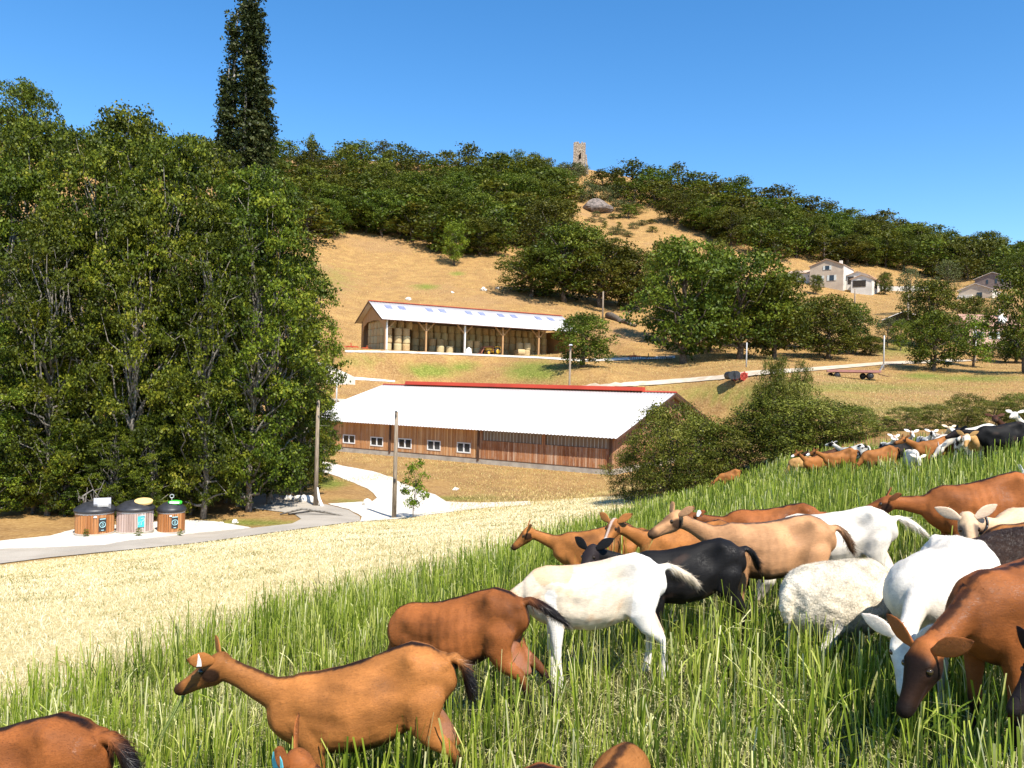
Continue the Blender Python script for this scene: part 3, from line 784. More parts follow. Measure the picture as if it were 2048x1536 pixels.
slat_g = cladding('greyed_slats', [(0, (.36, .26, .22)), (.5, (.50, .38, .33)), (1, (.62, .52, .47))], board=.12, gs=.3)
def sign_panel(r, R, ang, w, h, z, col, lab):
    """curved panel on the drum, with a ring and bar pictogram standing proud"""
    mb = MB(); k = 6; a0 = ang - w / 2 / R; vs = []
    for i in range(k + 1):
        a = a0 + w / R * i / k
        for rr in (R * .99 + .012, R * .99 + .03):
            for zz in (z - h / 2, z + h / 2): vs.append((rr * math.cos(a), rr * math.sin(a), zz))
    fs = []
    for i in range(k):
        b = i * 4; c = b + 4
        fs += [(b + 2, b + 3, c + 3, c + 2), (b, c, c + 1, b + 1), (b + 1, c + 1, c + 3, b + 3), (b, b + 2, c + 2, c)]
    fs += [(0, 1, 3, 2), (k * 4, k * 4 + 2, k * 4 + 3, k * 4 + 1)]
    s = mb.add(vs, fs).build('sign_panel', col, r)
    tag(s, lab)
    return s
def picto(s, R, ang, z, mat, ring=True):
    c, sn_ = math.cos(ang), math.sin(ang); rr = R * .99 + .04
    def pt(a, b): return (rr * math.cos(ang + a / R), rr * math.sin(ang + a / R), z + b)
    mb = MB()
    if ring:
        mb.tube([pt(.13 * math.sin(t), .13 * math.cos(t)) for t in np.linspace(0, 6.28, 17)], .014, 5)
        mb.tube([pt(-.03, .06), pt(.03, .06), pt(.05, 0), pt(-.05, -.02), pt(-.02, -.07), pt(.04, -.07)], .012, 4)
        mb.box(pt(0, .27), (.02, .26, .035), Matrix.Rotation(ang, 3, 'Z')); mb.box(pt(0, -.26), (.02, .12, .03), Matrix.Rotation(ang, 3, 'Z'))
    else:
        mb.tube([pt(-.11, -.14), pt(-.11, .0), pt(0, .02), pt(.0, -.14)], .02, 5); mb.tube([pt(.03, .02), pt(.12, .10), pt(.10, .19), pt(-.02, .16)], .018, 5)
        mb.box(pt(.02, .30), (.02, .30, .03), Matrix.Rotation(ang, 3, 'Z'))
    mb.build('pictogram', mat, s)
FR = -math.pi / 2
cyan = simple('cyan_sign', (.05, .45, .50), (.08, .5, .55), 3, .5); palec = simple('pale_cyan_lines', (.45, .75, .78), None, 3)
cr, R_ = container(189, 1063, 1.74, slat, None, None, 'brown slatted waste container with a grey flap hatch on its domed black lid', None, 38.5)
s = sign_panel(cr, R_, FR + .38, .34, .62, .55, M['black'], 'black sign panel with a round emblem'); picto(s, R_, FR + .38, .55, palec)
tag(MB().box((R_ * .02, -R_ * .985 - .03, .93), (.14, .02, .07)).build('name_plate', M['whitepaint'], cr), 'small white plate')
Mt = Matrix.Rotation(math.radians(28), 3, 'X')
f = MB().box((.30, -.42, 1.50), (.74, .50, .30), Mt).build('hatch', simple('grey_flap', (.38, .38, .40), None, 3, .4), cr)
MB().box((.33, -.52, 1.63), (.46, .34, .06), Mt).box((.33, -.70, 1.44), (.46, .03, .12), Mt).build('flap', M['whitepaint'], f)
cr, R_ = container(269.5, 1055, 1.68, slat_g, None, None, 'greyed slatted waste container with an oval yellow hatch on its black lid', None, 39.2)
s = sign_panel(cr, R_, FR + .32, .30, .52, .62, cyan, 'cyan sign panel'); picto(s, R_, FR + .32, .60, palec, False)
MB().lathe([(.36, -.04), (.36, .05), (.2, .09), (.02, .09)], 20, (.36, -.32, 1.52), Matrix.Rotation(math.radians(24), 3, 'X') @ Matrix.Diagonal((1.15, .8, 1))).build('hatch', simple('pale_yellow_hatch', (.78, .55, .22), None, 3, .4), cr)
cr, R_ = container(342, 1052, 1.30, slat, None, None, 'narrow brown slatted waste container with a bright green hatch and lifting ring', None, 40.2)
s = sign_panel(cr, R_, FR + .25, .30, .56, .6, M['black'], 'black sign panel with a round emblem'); picto(s, R_, FR + .25, .6, palec)
tag(MB().box((-R_ * .05, -R_ * .985 - .03, .93), (.11, .02, .07)).build('name_plate', M['whitepaint'], cr), 'small white plate')
gm_ = simple('bright_green_plastic', (.05, .55, .04), None, 3, .4)
h_ = MB().lathe([(.26, -.04), (.26, .04), (.02, .06)], 20, (.16, -.25, 1.53), Matrix.Rotation(math.radians(22), 3, 'X') @ Matrix.Diagonal((1.25, .7, 1))).build('hatch', gm_, cr)
MB().bar((-.1, -.38, 1.56), (.35, -.40, 1.54), .1, .09).build('flap', M['whitepaint'], h_)
MB().tube([(0, 0, 1.6), (0, 0, 1.72)] , .02, 5).tube([(.09 * math.sin(t), 0, 1.82 + .09 * math.cos(t)) for t in np.linspace(0, 6.28, 13)], .022, 5).build('lifting_ring', M['metal'], cr)

# ---- poles
def pole(name, px, py, d, top_py, lab, cat, mat, r0, r1, head=None, lean=0):
    q = at(px, d); zt = P(px, top_py, d).z
    h = zt - q.z
    r = thing(name, (q.x, q.y, q.z), lab, cat)
    MB().tube([(0, 0, -.3), (0, 0, h * .5), (lean, 0, h)], [r0, (r0 + r1) / 2, r1], 10).build('shaft', mat, r, True)
    if head: head(r, h)
    return r
def pins(r, h):
    MB().tube([(0, -.12, h - .25), (0, -.25, h - .2), (0, -.25, h - .05)], .03, 6).ball((0, -.25, h), .06).build('insulator', M['black'], r)
pr = pole('utility_pole', 788, 1033, 44.6, 823, 'tall weathered wooden pole in front of the long barn', 'pole', M['postwood'], .13, .095, pins)
MB().box((0, -.14, 2.1), (.12, .05, .2)).build('number_plate', M['black'], pr)
pr = pole('utility_pole', 631, 984, 49, 800, 'wooden pole with a pale guard strip, at the grove edge beside the road', 'pole', M['postwood'], .15, .10, pins)
MB().tube([(.42, -.1, 0), (.22, -.1, .5), (.12, -.12, 1.15)], [.11, .09, .05], 6).build('guard_strip', M['whitepaint'], pr)
pole('utility_pole', 1205, 655, 166, 583, 'thin brown pole on the slope between two oaks above the hay shed', 'pole', M['postwood'], .20, .15)
def lamp(r, h): MB().box((0, -.3, h), (.5, .9, .16), taper=.6).build('lamp_head', M['metal'], r)
pole('street_lamp', 1137, 770, 106, 690, 'brown lamp post with a pale head beside the walnut tree', 'street lamp', M['postwood'], .15, .12, lamp)
pole('utility_pole', 1492.5, 746, 105, 685, 'slim white metal post beside the far track near the hay rake', 'pole', M['postpaint'], .10, .08)
pole('utility_pole', 1767, 736, 119, 671, 'slim white metal post standing just behind the flatbed trailer', 'pole', M['postpaint'], .11, .09)
pole('utility_pole', 672, 800, 100, 757, 'short white post at the bank path beside the long barn', 'pole', M['postpaint'], .10, .09)
pole('utility_pole', 1709, 607, 226, 578, 'brown pole on the dry slope below the white farmhouse', 'pole', M['postwood'], .22, .17)
pole('utility_pole', 1815, 645, 178, 588, 'brown pole on the dry slope beside the small white roof', 'pole', M['postwood'], .22, .16)
pole('utility_pole', 1950, 695, 138, 652, 'white post beside the yellow green poplars', 'pole', M['whitepaint'], .13, .12)

# ---- far houses
M['render'] = simple('pale_render', (.50, .41, .31), (.42, .33, .25), .5, .9, .2)
M['whitewall'] = simple('whitewashed_wall', (.68, .63, .56), (.55, .50, .43), .5, .9, .2)
M['tile'] = simple('clay_tiles', (.46, .30, .21), (.58, .43, .33), 2.5, .9, .5, stretch=(3, .6, 1))
M['paleroof'] = simple('pale_roof_sheet', (.72, .70, .68), (.62, .58, .55), 1, .8, .1)
M['shadeopen'] = simple('dark_interior', (.03, .022, .018), (.05, .04, .03), 2, .9)
def gabled(parent, x0, x1, y0, y1, h, hr, wall, roof, ridge='y', ov=.35, rf_t=.14, part='wall'):
    w = MB(); r = MB()
    if ridge == 'y':
        xm = (x0 + x1) / 2
        w.prism([(x0, -6), (x1, -6), (x1, h), (xm, hr), (x0, h)], y0, y1, 'y')
        s = (hr - h) / (xm - x0)
        r.prism([(x0 - ov, h - ov * s), (xm, hr), (xm, hr + rf_t), (x0 - ov, h - ov * s + rf_t)], y0 - ov, y1 + ov, 'y')
        r.prism([(xm, hr), (x1 + ov, h - ov * s), (x1 + ov, h - ov * s + rf_t), (xm, hr + rf_t)], y0 - ov, y1 + ov, 'y')
    else:
        ym = (y0 + y1) / 2
        w.prism([(y0, -6), (y1, -6), (y1, h), (ym, hr), (y0, h)], x0, x1, 'x')
        s = (hr - h) / (ym - y0)
        r.prism([(y0 - ov, h - ov * s), (ym, hr), (ym, hr + rf_t), (y0 - ov, h - ov * s + rf_t)], x0 - ov, x1 + ov, 'x')
        r.prism([(ym, hr), (y1 + ov, h - ov * s), (y1 + ov, h - ov * s + rf_t), (ym, hr + rf_t)], x0 - ov, x1 + ov, 'x')
    return w.build(part, wall, parent), r.build('roof', roof, parent)
def opening(parent, x, y, z, w, h, face, mat, name='window', frame=None, shutters=None):
    if face == 'f': sz, sp, dn = (w, .08, h), (w * .55, 0), (0, -.0)
    else: sz, sp, dn = (.08, w, h), (0, w * .55), (0, 0)
    o = MB().box((x, y, z), sz).build(name, mat, parent)
    if shutters:
        for s_ in (-1, 1):
            MB().box((x + s_ * sp[0] * 1.45, y + s_ * sp[1] * 1.45, z), (sz[0] * (.5 if face == 'f' else 1.2), sz[1] * (1.2 if face == 'f' else .5), h)).build('shutter', shutters, o)
    return o
q = at(1652, 262)
sh_m = simple('pale_grey_shutter', (.62, .64, .60), None, 2)
fh = thing('farmhouse', (q.x, q.y, q.z - .3), 'two storey beige and white farmhouse with clay roof and low outbuildings', 'house', rz=-.62)
# local: x along the gable face, y away; gable toward the viewer
fh.scale = (1.14, 1.14, .94)
gabled(fh, -4.6, 4.6, 0, 12, 8.0, 10.2, M['render'], M['tile'])
gabled(fh, -11.5, -4.7, 1.5, 9, 6.2, 7.6, M['whitewall'], M['tile'], 'x')
MB().box((4.66, 6, 3.3), (.12, 11.9, 9.2)).build('whitewashed_side', M['whitewall'], fh)
opening(fh, 0.2, -.05, 7.2, 1.1, 1.4, 'f', M['glass'], shutters=sh_m)
opening(fh, 1.5, -.05, 3.6, 1.2, 1.9, 'f', M['glass'], shutters=sh_m)
opening(fh, -1.9, -.05, 3.6, 1.2, 1.9, 'f', M['glass'], shutters=sh_m)
opening(fh, -10, 1.45, 5.0, .7, .8, 'f', M['glass'])
opening(fh, -7.3, 1.45, 2.8, 1.4, 2.0, 'f', M['glass'], shutters=sh_m)
opening(fh, 4.75, 3.0, 3.8, 1.1, 1.8, 's', M['glass'], shutters=sh_m)
MB().box((1.8, 9, 10.4), (.8, .8, 1.4)).build('chimney', M['whitewall'], fh)
gabled(fh, 4.8, 10.5, 3.5, 22, 4.6, 5.9, M['whitewall'], M['tile'], part='annexe_wall')
gabled(fh, 7.0, 12.5, -1.0, 22, 2.6, 3.9, M['whitewall'], M['tile'], part='outbuilding_wall')
opening(fh, 5.9, 3.44, 3.0, 1.6, 2.6, 'f', M['shadeopen'], 'porch_opening')
opening(fh, 9.2, -1.06, 1.0, 3.4, 2.2, 'f', M['shadeopen'], 'garage_opening')
opening(fh, 12.56, 4.0, 1.0, 3.0, 2.4, 's', M['shadeopen'], 'garage_opening')
opening(fh, 12.56, 11.0, 1.0, 2.4, 2.4, 's', M['shadeopen'], 'garage_opening')
opening(fh, 10.56, 13.0, 3.9, .8, .8, 's', M['glass'])
q = at(1835, 262); gw = MB().box((0, 0, .9), (14, .4, 2.4)).build('garden_wall', M['whitewall'], None, loc=(q.x - 2, q.y + 2, q.z))
gw.rotation_euler = (0, 0, -.25); tag(gw, 'low white garden wall at the end of the farmhouse outbuildings', 'wall')
# paired sheds with pale roofs
q = at(1950, 226)
h1 = thing('village_house', (q.x, q.y, q.z - .5), 'beige gabled house with a pale roof, half hidden behind trees', 'house', rz=-.75)
h1.scale = (.68, .68, .62)
gabled(h1, -6.2, 6.2, 0, 16, 4.6, 7.4, M['render'], M['paleroof'], ov=.5)
MB().box((6.28, 8, 1.5), (.12, 15.9, 6)).build('whitewashed_side', M['whitewall'], h1)
opening(h1, 1.6, -.05, 2.0, 2.0, 2.6, 'f', M['glass']); opening(h1, -5.0, -.06, 1.2, 1.4, 1.2, 'f', M['glass'])
MB().box((-3.4, -1.0, .6), (5.5, 1.9, 3.2)).build('porch', M['whitewall'], h1)
q = at(1984, 246)
h2 = thing('village_house', (q.x, q.y, q.z + .6), 'dark sided house with a pale roof behind the beige gabled one', 'house', rz=-.75)
h2.scale = (.68, .68, .62)
gabled(h2, -7, 7, 0, 14, 4.6, 7.6, simple('dark_boards', (.16, .12, .11), (.22, .17, .15), 1, .9), M['paleroof'], ov=.6)
for x in (-2, 1.5, 4): opening(h2, x, -.05, 3.0, .8, 2.0, 'f', M['glass'])
q = at(1808, 182)
h3 = thing('low_barn', (q.x, q.y, q.z - .4), 'small low building with a white roof on the dry slope', 'building', rz=-.3)
gabled(h3, -3.8, 3.8, 0, 7, 2.0, 3.7, M['shadeopen'], M['paleroof'], ov=.9)
opening(h3, 2, -.05, 1.0, 2.0, 1.6, 'f', M['glass'])
q = at(1988, 160)
h4 = thing('village_house', (q.x, q.y, q.z), 'pink roofed house with a chimney between the roadside trees', 'house', rz=-.1)
gabled(h4, -5, 5, 0, 8, 4.6, 7.0, simple('pink_render', (.62, .42, .33), (.55, .36, .28), .6, .9), simple('pink_tiles', (.40, .23, .17), (.33, .19, .14), 2, .9, stretch=(3, .6, 1)), 'x')
MB().box((2.5, 3.0, 7.4), (.8, .8, 1.4)).build('chimney', M['whitewall'], h4)
for x in (-3, 0, 3): opening(h4, x, -.05, 2.6, 1.0, 1.4, 'f', M['glass'], shutters=sh_m)
dsh = MB().lathe([(.9, 0), (.7, .2), (.3, .3), (.02, .32)], 16, (0, 0, 0), Matrix.Rotation(math.radians(70), 3, 'X')).build('satellite_dish', M['whitepaint'], h4, loc=(1.6, 0.2, 5.8))
# white concrete slab at the grove edge, near the bank path
q = at(655, 112)
cs_ = thing('concrete_loading_ramp', (q.x, q.y, q.z), 'white walled concrete ramp glimpsed past the grove edge', 'ramp', rz=.25)
MB().prism([(-4.5, -.5), (3.8, -.5), (3.8, 1.0), (-.5, 2.9), (-4.5, 3.3)], 0, 3.0, 'y').build('ramp_wall', M['whitewall'], cs_)
# ---- ruined tower
m, nt = new_mat('rubble_masonry')
co = objco(nt); f = noise(nt, co, 1.2, 7, .7); vt = N(nt, 'ShaderNodeTexVoronoi'); vt.inputs['Scale'].default_value = 2.2; nt.links.new(co, vt.inputs['Vector'])
c = ramp(nt, f, [(.3, (.26, .19, .14)), (.5, (.42, .33, .25)), (.68, (.66, .56, .44))])
c = mix(nt, c, (.2, .15, .11), math_n(nt, 'MULTIPLY', ramp(nt, vt.outputs['Distance'], [(.3, (0, 0, 0)), (.6, (1, 1, 1))]), .5))
finish(nt, c, .95, vt.outputs['Distance'], .8, .3, .1); M['rubble'] = m
q = at(1158, 428)
rt = thing('ruined_tower', (q.x, q.y, q.z - 3), 'square ruined stone tower on the hilltop with a broken dark opening', 'tower', rz=-.12)
rg = random.Random(5)
TH_ = P(1158, 287, 428).z - (q.z - 3)
def masonry():
    """shell of rough blocks in courses, with the breach left open"""
    mb = MB(); hw = 3.1; t = 1.1; nz = 22
    for iz in range(nz):
        z0 = TH_ * iz / nz; z1 = TH_ * (iz + 1) / nz + .02; k = iz / nz
        for side in range(4):
            nxs = 9
            for i in range(nxs):
                a0 = -hw + 2 * hw * i / nxs; a1 = a0 + 2 * hw / nxs + .01; am = (a0 + a1) / 2
                if side == 0:
                    if .42 < k < .72 and -.1 < am < 1.0 - (.5 if k > .66 or k < .46 else 0): continue
                    if .30 < k <= .40 and 0 < am < .8: continue
                    if am > 2.2 and k > .62: continue
                if side == 1 and am < -1.8 and k > .62: continue
                if iz == nz - 1 and rg.random() < .45: continue
                j = rg.uniform(-.10, .10)
                if side == 0: mb.box(((a0 + a1) / 2, -hw + t / 2 + j, (z0 + z1) / 2), (a1 - a0, t, z1 - z0))
                if side == 1: mb.box((hw - t / 2 + j, (a0 + a1) / 2 + .003, (z0 + z1) / 2), (t, a1 - a0, z1 - z0 - .004))
                if side == 2: mb.box(((a0 + a1) / 2 + .004, hw - t / 2 + j, (z0 + z1) / 2), (a1 - a0, t, z1 - z0 - .006))
                if side == 3: mb.box((-hw + t / 2 + j, (a0 + a1) / 2 + .005, (z0 + z1) / 2), (t, a1 - a0, z1 - z0 - .008))
    for i in range(16):
        k = i / 16; mb.box((hw + .5 + .9 * (1 - k) + rg.uniform(-.1, .1), -1.9 + rg.uniform(-.1, .1), .6 + i * TH_ * .62 / 16), (1.2 * (1 - k) + .5, 1.6, TH_ * .62 / 16 + .05))
    return mb
masonry().build('masonry_walls', M['rubble'], rt)
# ------------------------------------------------------------------ trees and shrubs
def leaf_geo(C, O, size, rg, tint, flat=.5, aspect=.62):
    n = len(C)
    nr = rg.normal(size=(n, 3)); nr /= np.linalg.norm(nr, axis=1)[:, None] + 1e-9
    nn = O * flat + nr * .75 + np.array([0, 0, .28]); nn /= np.linalg.norm(nn, axis=1)[:, None] + 1e-9
    a = np.cross(nn, rg.normal(size=(n, 3))); a /= np.linalg.norm(a, axis=1)[:, None] + 1e-9
    b = np.cross(nn, a)
    s = size * rg.uniform(.6, 1.35, size=(n, 1))
    V = np.stack([C - a * s * .5, C + b * s * .5 * aspect + nn * s * .08, C + a * s * .5, C - b * s * .5 * aspect + nn * s * .08], 1).reshape(-1, 3)
    F = np.arange(n * 4).reshape(n, 4)
    return V, F, np.repeat(tint, 4)
def sph(n, rg):
    v = rg.normal(size=(n, 3)); return v / np.linalg.norm(v, axis=1)[:, None]
def crown_points(lobes, ncl, nlf, clr, rg, bottom=-.55):
    """lobes: list of (centre, radii). Returns leaf centres, outward directions and tints"""
    Cs, Os, Ts = [], [], []
    for c, r in lobes:
        d = sph(ncl, rg); d = d[d[:, 2] > bottom]
        k = rg.uniform(.55, 1.05, size=(len(d), 1))
        cc = np.array(c) + d * np.array(r) * k
        lt = rg.uniform(.25, .7)
        n = len(cc)
        p = np.repeat(cc, nlf, 0) + rg.normal(size=(n * nlf, 3)) * clr * np.array([1, 1, .55])
        o = np.repeat(d, nlf, 0)
        t = np.repeat(rg.uniform(-.22, .22, n) + lt, nlf) + rg.uniform(-.25, .25, n * nlf)
        Cs.append(p); Os.append(o); Ts.append(np.clip(t, 0, 1))
    return np.concatenate(Cs), np.concatenate(Os), np.concatenate(Ts)
def wood(limbs, mat, name='trunk'):
    mb = MB()
    for pts, rad, n in limbs: mb.tube(pts, rad, n)
    return mb.mesh(name, mat, True)
def bent(p0, p1, rg, k=4, j=.12, droop=0.0):
    p0, p1 = Vector(p0), Vector(p1); L = (p1 - p0).length
    pts = []
    for i in range(k + 1):
        t = i / k; q = p0.lerp(p1, t)
        if 0 < i < k: q += Vector(rg.normal(size=3)) * L * j * .5
        q.z += -droop * L * 4 * t * (1 - t)
        pts.append(q)
    return pts
PROTO = {}
def round_tree(key, seed, H, R, base, nl, ncl, nlf, ls, clr, leaf, bark='bark', tr=.035, top=1.0, lr=.42, conic=0.0, extra_twigs=0):
    rg = np.random.default_rng(seed)
    lobes = []; zc = H * (base + 1) / 2; hz = H * (1 - base) / 2
    for i in range(nl):
        z = base + (1 - base) * (i + rg.uniform(0, 1)) / nl
        k = (z - base) / (1 - base)
        prof = math.sin(math.pi * min(max(k * (1 - conic * .3) * .86 + .12, 0), 1)) ** .62
        a = i * 2.399 + rg.uniform(-.5, .5)
        rr = R * prof * rg.uniform(.45, .78)
        lrad = R * lr * rg.uniform(.75, 1.2)
        zz = min(z * H, H - lrad * .6)
        lobes.append(((rr * math.cos(a), rr * math.sin(a), zz), (lrad, lrad, lrad * .78)))
    lobes.append(((0, 0, zc), (R * .5, R * .5, hz * .8)))
    C, O, T = crown_points(lobes, ncl, nlf, clr, rg)
    C[:, 2] = np.maximum(C[:, 2], H * .03)
    V, F, t = leaf_geo(C, O, ls, rg, T)
    cm = np_mesh('crown', V, F, leaf, tint=t)
    limbs = []
    r0 = H * tr
    tp = bent((0, 0, -.4), (R * .05, 0, H * .82), rg, 6, .03)
    limbs.append((tp, [r0 * 1.25] + [r0 * (1 - .85 * i / 6) for i in range(1, 7)], 9))
    for c, r in lobes[:-1]:
        zb = max(H * base * .75, c[2] * .55)
        p0 = Vector((0, 0, zb)); k = r0 * .42
        limbs.append((bent(p0, Vector(c), rg, 4, .14, -.03), [k, k * .8, k * .6, k * .4, k * .2], 6))
        for _ in range(extra_twigs):
            d = Vector(rg.normal(size=3)); d.z = abs(d.z); d.normalize()
            limbs.append((bent(Vector(c), Vector(c) + Vector((d.x * r[0], d.y * r[1], d.z * r[2])) * rg.uniform(.9, 1.2), rg, 3, .2), [k * .28, k * .2, k * .13, k * .05], 4))
    PROTO[key] = (wood(limbs, M[bark]), cm, H, R)
for i in range(4): round_tree(f'far{i}', 10 + i, 9, 4.3, .10, 11, 12, 11, .62, .55, M['oak'], tr=.03)
for i in range(2): round_tree(f'faro{i}', 20 + i, 6, 3.6, .05, 9, 12, 11, .5, .5, M['olive'], tr=.03)
for i in range(4): round_tree(f'mid{i}', 30 + i, 11, 5.2, .12, 20, 36, 19, .33, .36, M['oak'], tr=.03)
for i in range(2): round_tree(f'midy{i}', 40 + i, 8, 3.8, .12, 14, 30, 14, .30, .32, M['yoak'], tr=.03)
for i in range(2): round_tree(f'mido{i}', 50 + i, 7, 3.8, .10, 13, 22, 12, .28, .36, M['olive'], tr=.03)
for i in range(4): round_tree(f'grove{i}', 60 + i, 18, 5.0, .06, 46, 29, 34, .20, .23, M['grove'], 'palebark', tr=.012, lr=.28, extra_twigs=1)
for i in range(3): round_tree(f'bush{i}', 70 + i, 3.6, 2.3, .02, 18, 46, 22, .085, .13, M['bush'], 'bark', tr=.016, lr=.36, extra_twigs=3)
round_tree('sap', 80, 3.2, 1.0, .18, 11, 16, 11, .13, .12, M['yoak'], 'bark', tr=.012, lr=.30, extra_twigs=2)
def poplar():
    rg = np.random.default_rng(91); H = 36; lobes = []; limbs = []
    stems = [(-.9, 0, .90), (.1, .3, 1.0), (.95, -.1, .84), (-.2, -.6, .95), (1.3, .3, .74), (-1.4, .2, .80), (.6, .8, .90), (.35, -.7, .92)]
    for sx, sy, sh in stems:
        base = .16
        pts = [(0, 0, -.5), (sx * .6, sy * .6, H * .14), (sx * 1.15, sy, H * .35), (sx * 1.1, sy, H * sh * .7), (sx * .8, sy * .7, H * sh)]
        limbs.append((pts, [.34, .26, .17, .10, .03], 7))
        nn = int(26 * sh)
        for k in range(nn):
            t = k / nn; z = H * (base + (sh - base) * (t + rg.uniform(-.02, .02)))
            a = rg.uniform(0, 6.28); rr = .72 * (1 - .55 * t) * rg.uniform(.3, 1)
            lobes.append(((sx * 1.2 * (1 - .2 * t) + rr * math.cos(a), sy * 1.2 + rr * math.sin(a), z), (.62 * (1 - .3 * t), .62 * (1 - .3 * t), 1.25)))
            if k % 2 == 0:
                limbs.append(([(sx, sy, z - 1.6), (sx + rr * math.cos(a) * .8, sy + rr * math.sin(a) * .8, z)], [.05, .015], 4))
    C, O, T = crown_points(lobes, 24, 20, .18, rg, -1)
    V, F, t = leaf_geo(C, O, .21, rg, T)
    PROTO['poplar'] = (wood(limbs, M['palebark']), np_mesh('crown', V, F, M['poplar'], tint=t), H, 2.3)
poplar()
rt_ = random.Random(77)
def plant(key, px, d, top, wpx, lab, name='oak_tree', cat='tree', group=None, rz=None, base=None):
    tm, cm, H, R = PROTO[key]
    q = base if base is not None else at(px, d)
    h = P(px, top, q.y).z - q.z
    r = thing(name, (q.x, q.y, q.z - .05), lab, cat, rz if rz is not None else rt_.uniform(0, 6.28), group)
    sx = wpx * q.y / FPX / (2 * R); r.scale = (sx, sx, h / H)
    a = link('trunk', tm, r); b = link('crown', cm, r)
    return r
# the grove on the left, front row then rear row
GV = [(15, 47, 330, 330, 'tall leafy tree at the dark end of the grove, beyond the grey flap container'),
      (95, 43.5, 420, 250, 'leafy tree leaning over the verge just before the grey flap waste container'),
      (185, 46, 262, 300, 'tall leafy grove tree standing behind the grey flap waste container'),
      (262, 44, 400, 240, 'leafy grove tree standing right behind the yellow hatch waste container'),
      (330, 46.5, 275, 280, 'leafy grove tree with a pale trunk right behind the green hatch container'),
      (405, 45, 395, 260, 'leafy grove tree whose trunk foot carries a white mark beside the green hatch container'),
      (498, 47, 342, 270, 'leafy grove tree leaning over the dry island where the road bends'),
      (540, 49.5, 380, 290, 'leafy tree at the road bend end of the grove, shading the asphalt'),
      (60, 53, 245, 300, 'rear grove tree rising above the dark end of the grove'),
      (250, 54, 225, 300, 'rear grove tree with bare pale twigs at the top of the grove'),
      (400, 55, 290, 260, 'rear grove tree just before the tall poplar'),
      (590, 58, 520, 200, 'leafy tree behind the wooden pole with the pale guard strip'),
      (640, 62, 790, 90, 'low rounded leafy tree overlapping the far end of the long barn')]
for i, (px, d, top, w, lab) in enumerate(GV):
    plant(f'grove{i % 4}', px, d, top, w, lab, 'maple_tree', 'tree', 'trees of the grove beside the road')
for i, (px, d, top, w, lab) in enumerate([(-30, 42, 640, 220, 'low shrub at the grove edge, at the very end of the row'), (65, 44, 760, 170, 'low leafy shrub under the grove before the waste containers'), (130, 43.5, 840, 130, 'low leafy shrub beside the grey flap waste container'),
                                       (225, 43, 850, 120, 'low leafy shrub in the gap behind the first two waste containers'), (300, 43.5, 830, 130, 'low leafy shrub in the gap before the green hatch container'), (380, 46, 800, 150, 'low leafy shrub just beyond the green hatch container'), (450, 50, 760, 160, 'dark shrub inside the grove between trunk row and road bend'),
                                       (-60, 50, 420, 320, 'broad leafy tree at the extreme end of the grove'), (330, 50, 600, 260, 'broad dark shrub deep inside the grove'), (170, 50, 640, 260, 'broad dark shrub deep inside the grove behind the flap container'), (20, 50, 700, 260, 'broad dark shrub deep in the grove end'), (600, 53, 640, 150, 'leafy young tree overhanging the wooden pole at the grove edge')]):
    plant(f'grove{(i + 1) % 4}', px, d, top, w, lab, 'leafy_shrub', 'shrub', 'shrubs under the grove')
plant('poplar', 476, 66, -75, 142, 'very tall dark columnar poplar rising above the grove', 'poplar_tree')
# dead pale branches showing at the grove face
def dead(px, py, d, lab, s=1.0, seed=1):
    rg = np.random.default_rng(seed); q = P(px, py, d); mb = MB()
    g0 = at(px, d)
    mb.tube(bent((0, 0, -(q.z - g0.z)), (0, 0, 0), rg, 6, .04), [.13, .12, .11, .10, .08, .07, .06], 7)
    for k in range(7):
        a = rg.uniform(0, 6.28); e = Vector((math.cos(a) * rg.uniform(.6, 1.6), math.sin(a) * .6 - .3, rg.uniform(.0, 1.9))) * s
        p = bent((0, 0, -rg.uniform(0, 1.0)), e, rg, 4, .2); mb.tube(p, [.05, .04, .03, .02, .008], 5)
        for _ in range(2):
            i = rg.integers(2, 4); mb.tube([p[i], p[i] + Vector(rg.normal(size=3)) * .4], [.018, .005], 4)
    o = mb.build('dead_tree', M['palebark'], None, True, loc=q); tag(o, lab, 'tree')
dead(170, 1000, 41.3, 'reddish leaning bare stem rising behind the grey flap waste container', .8, 5)

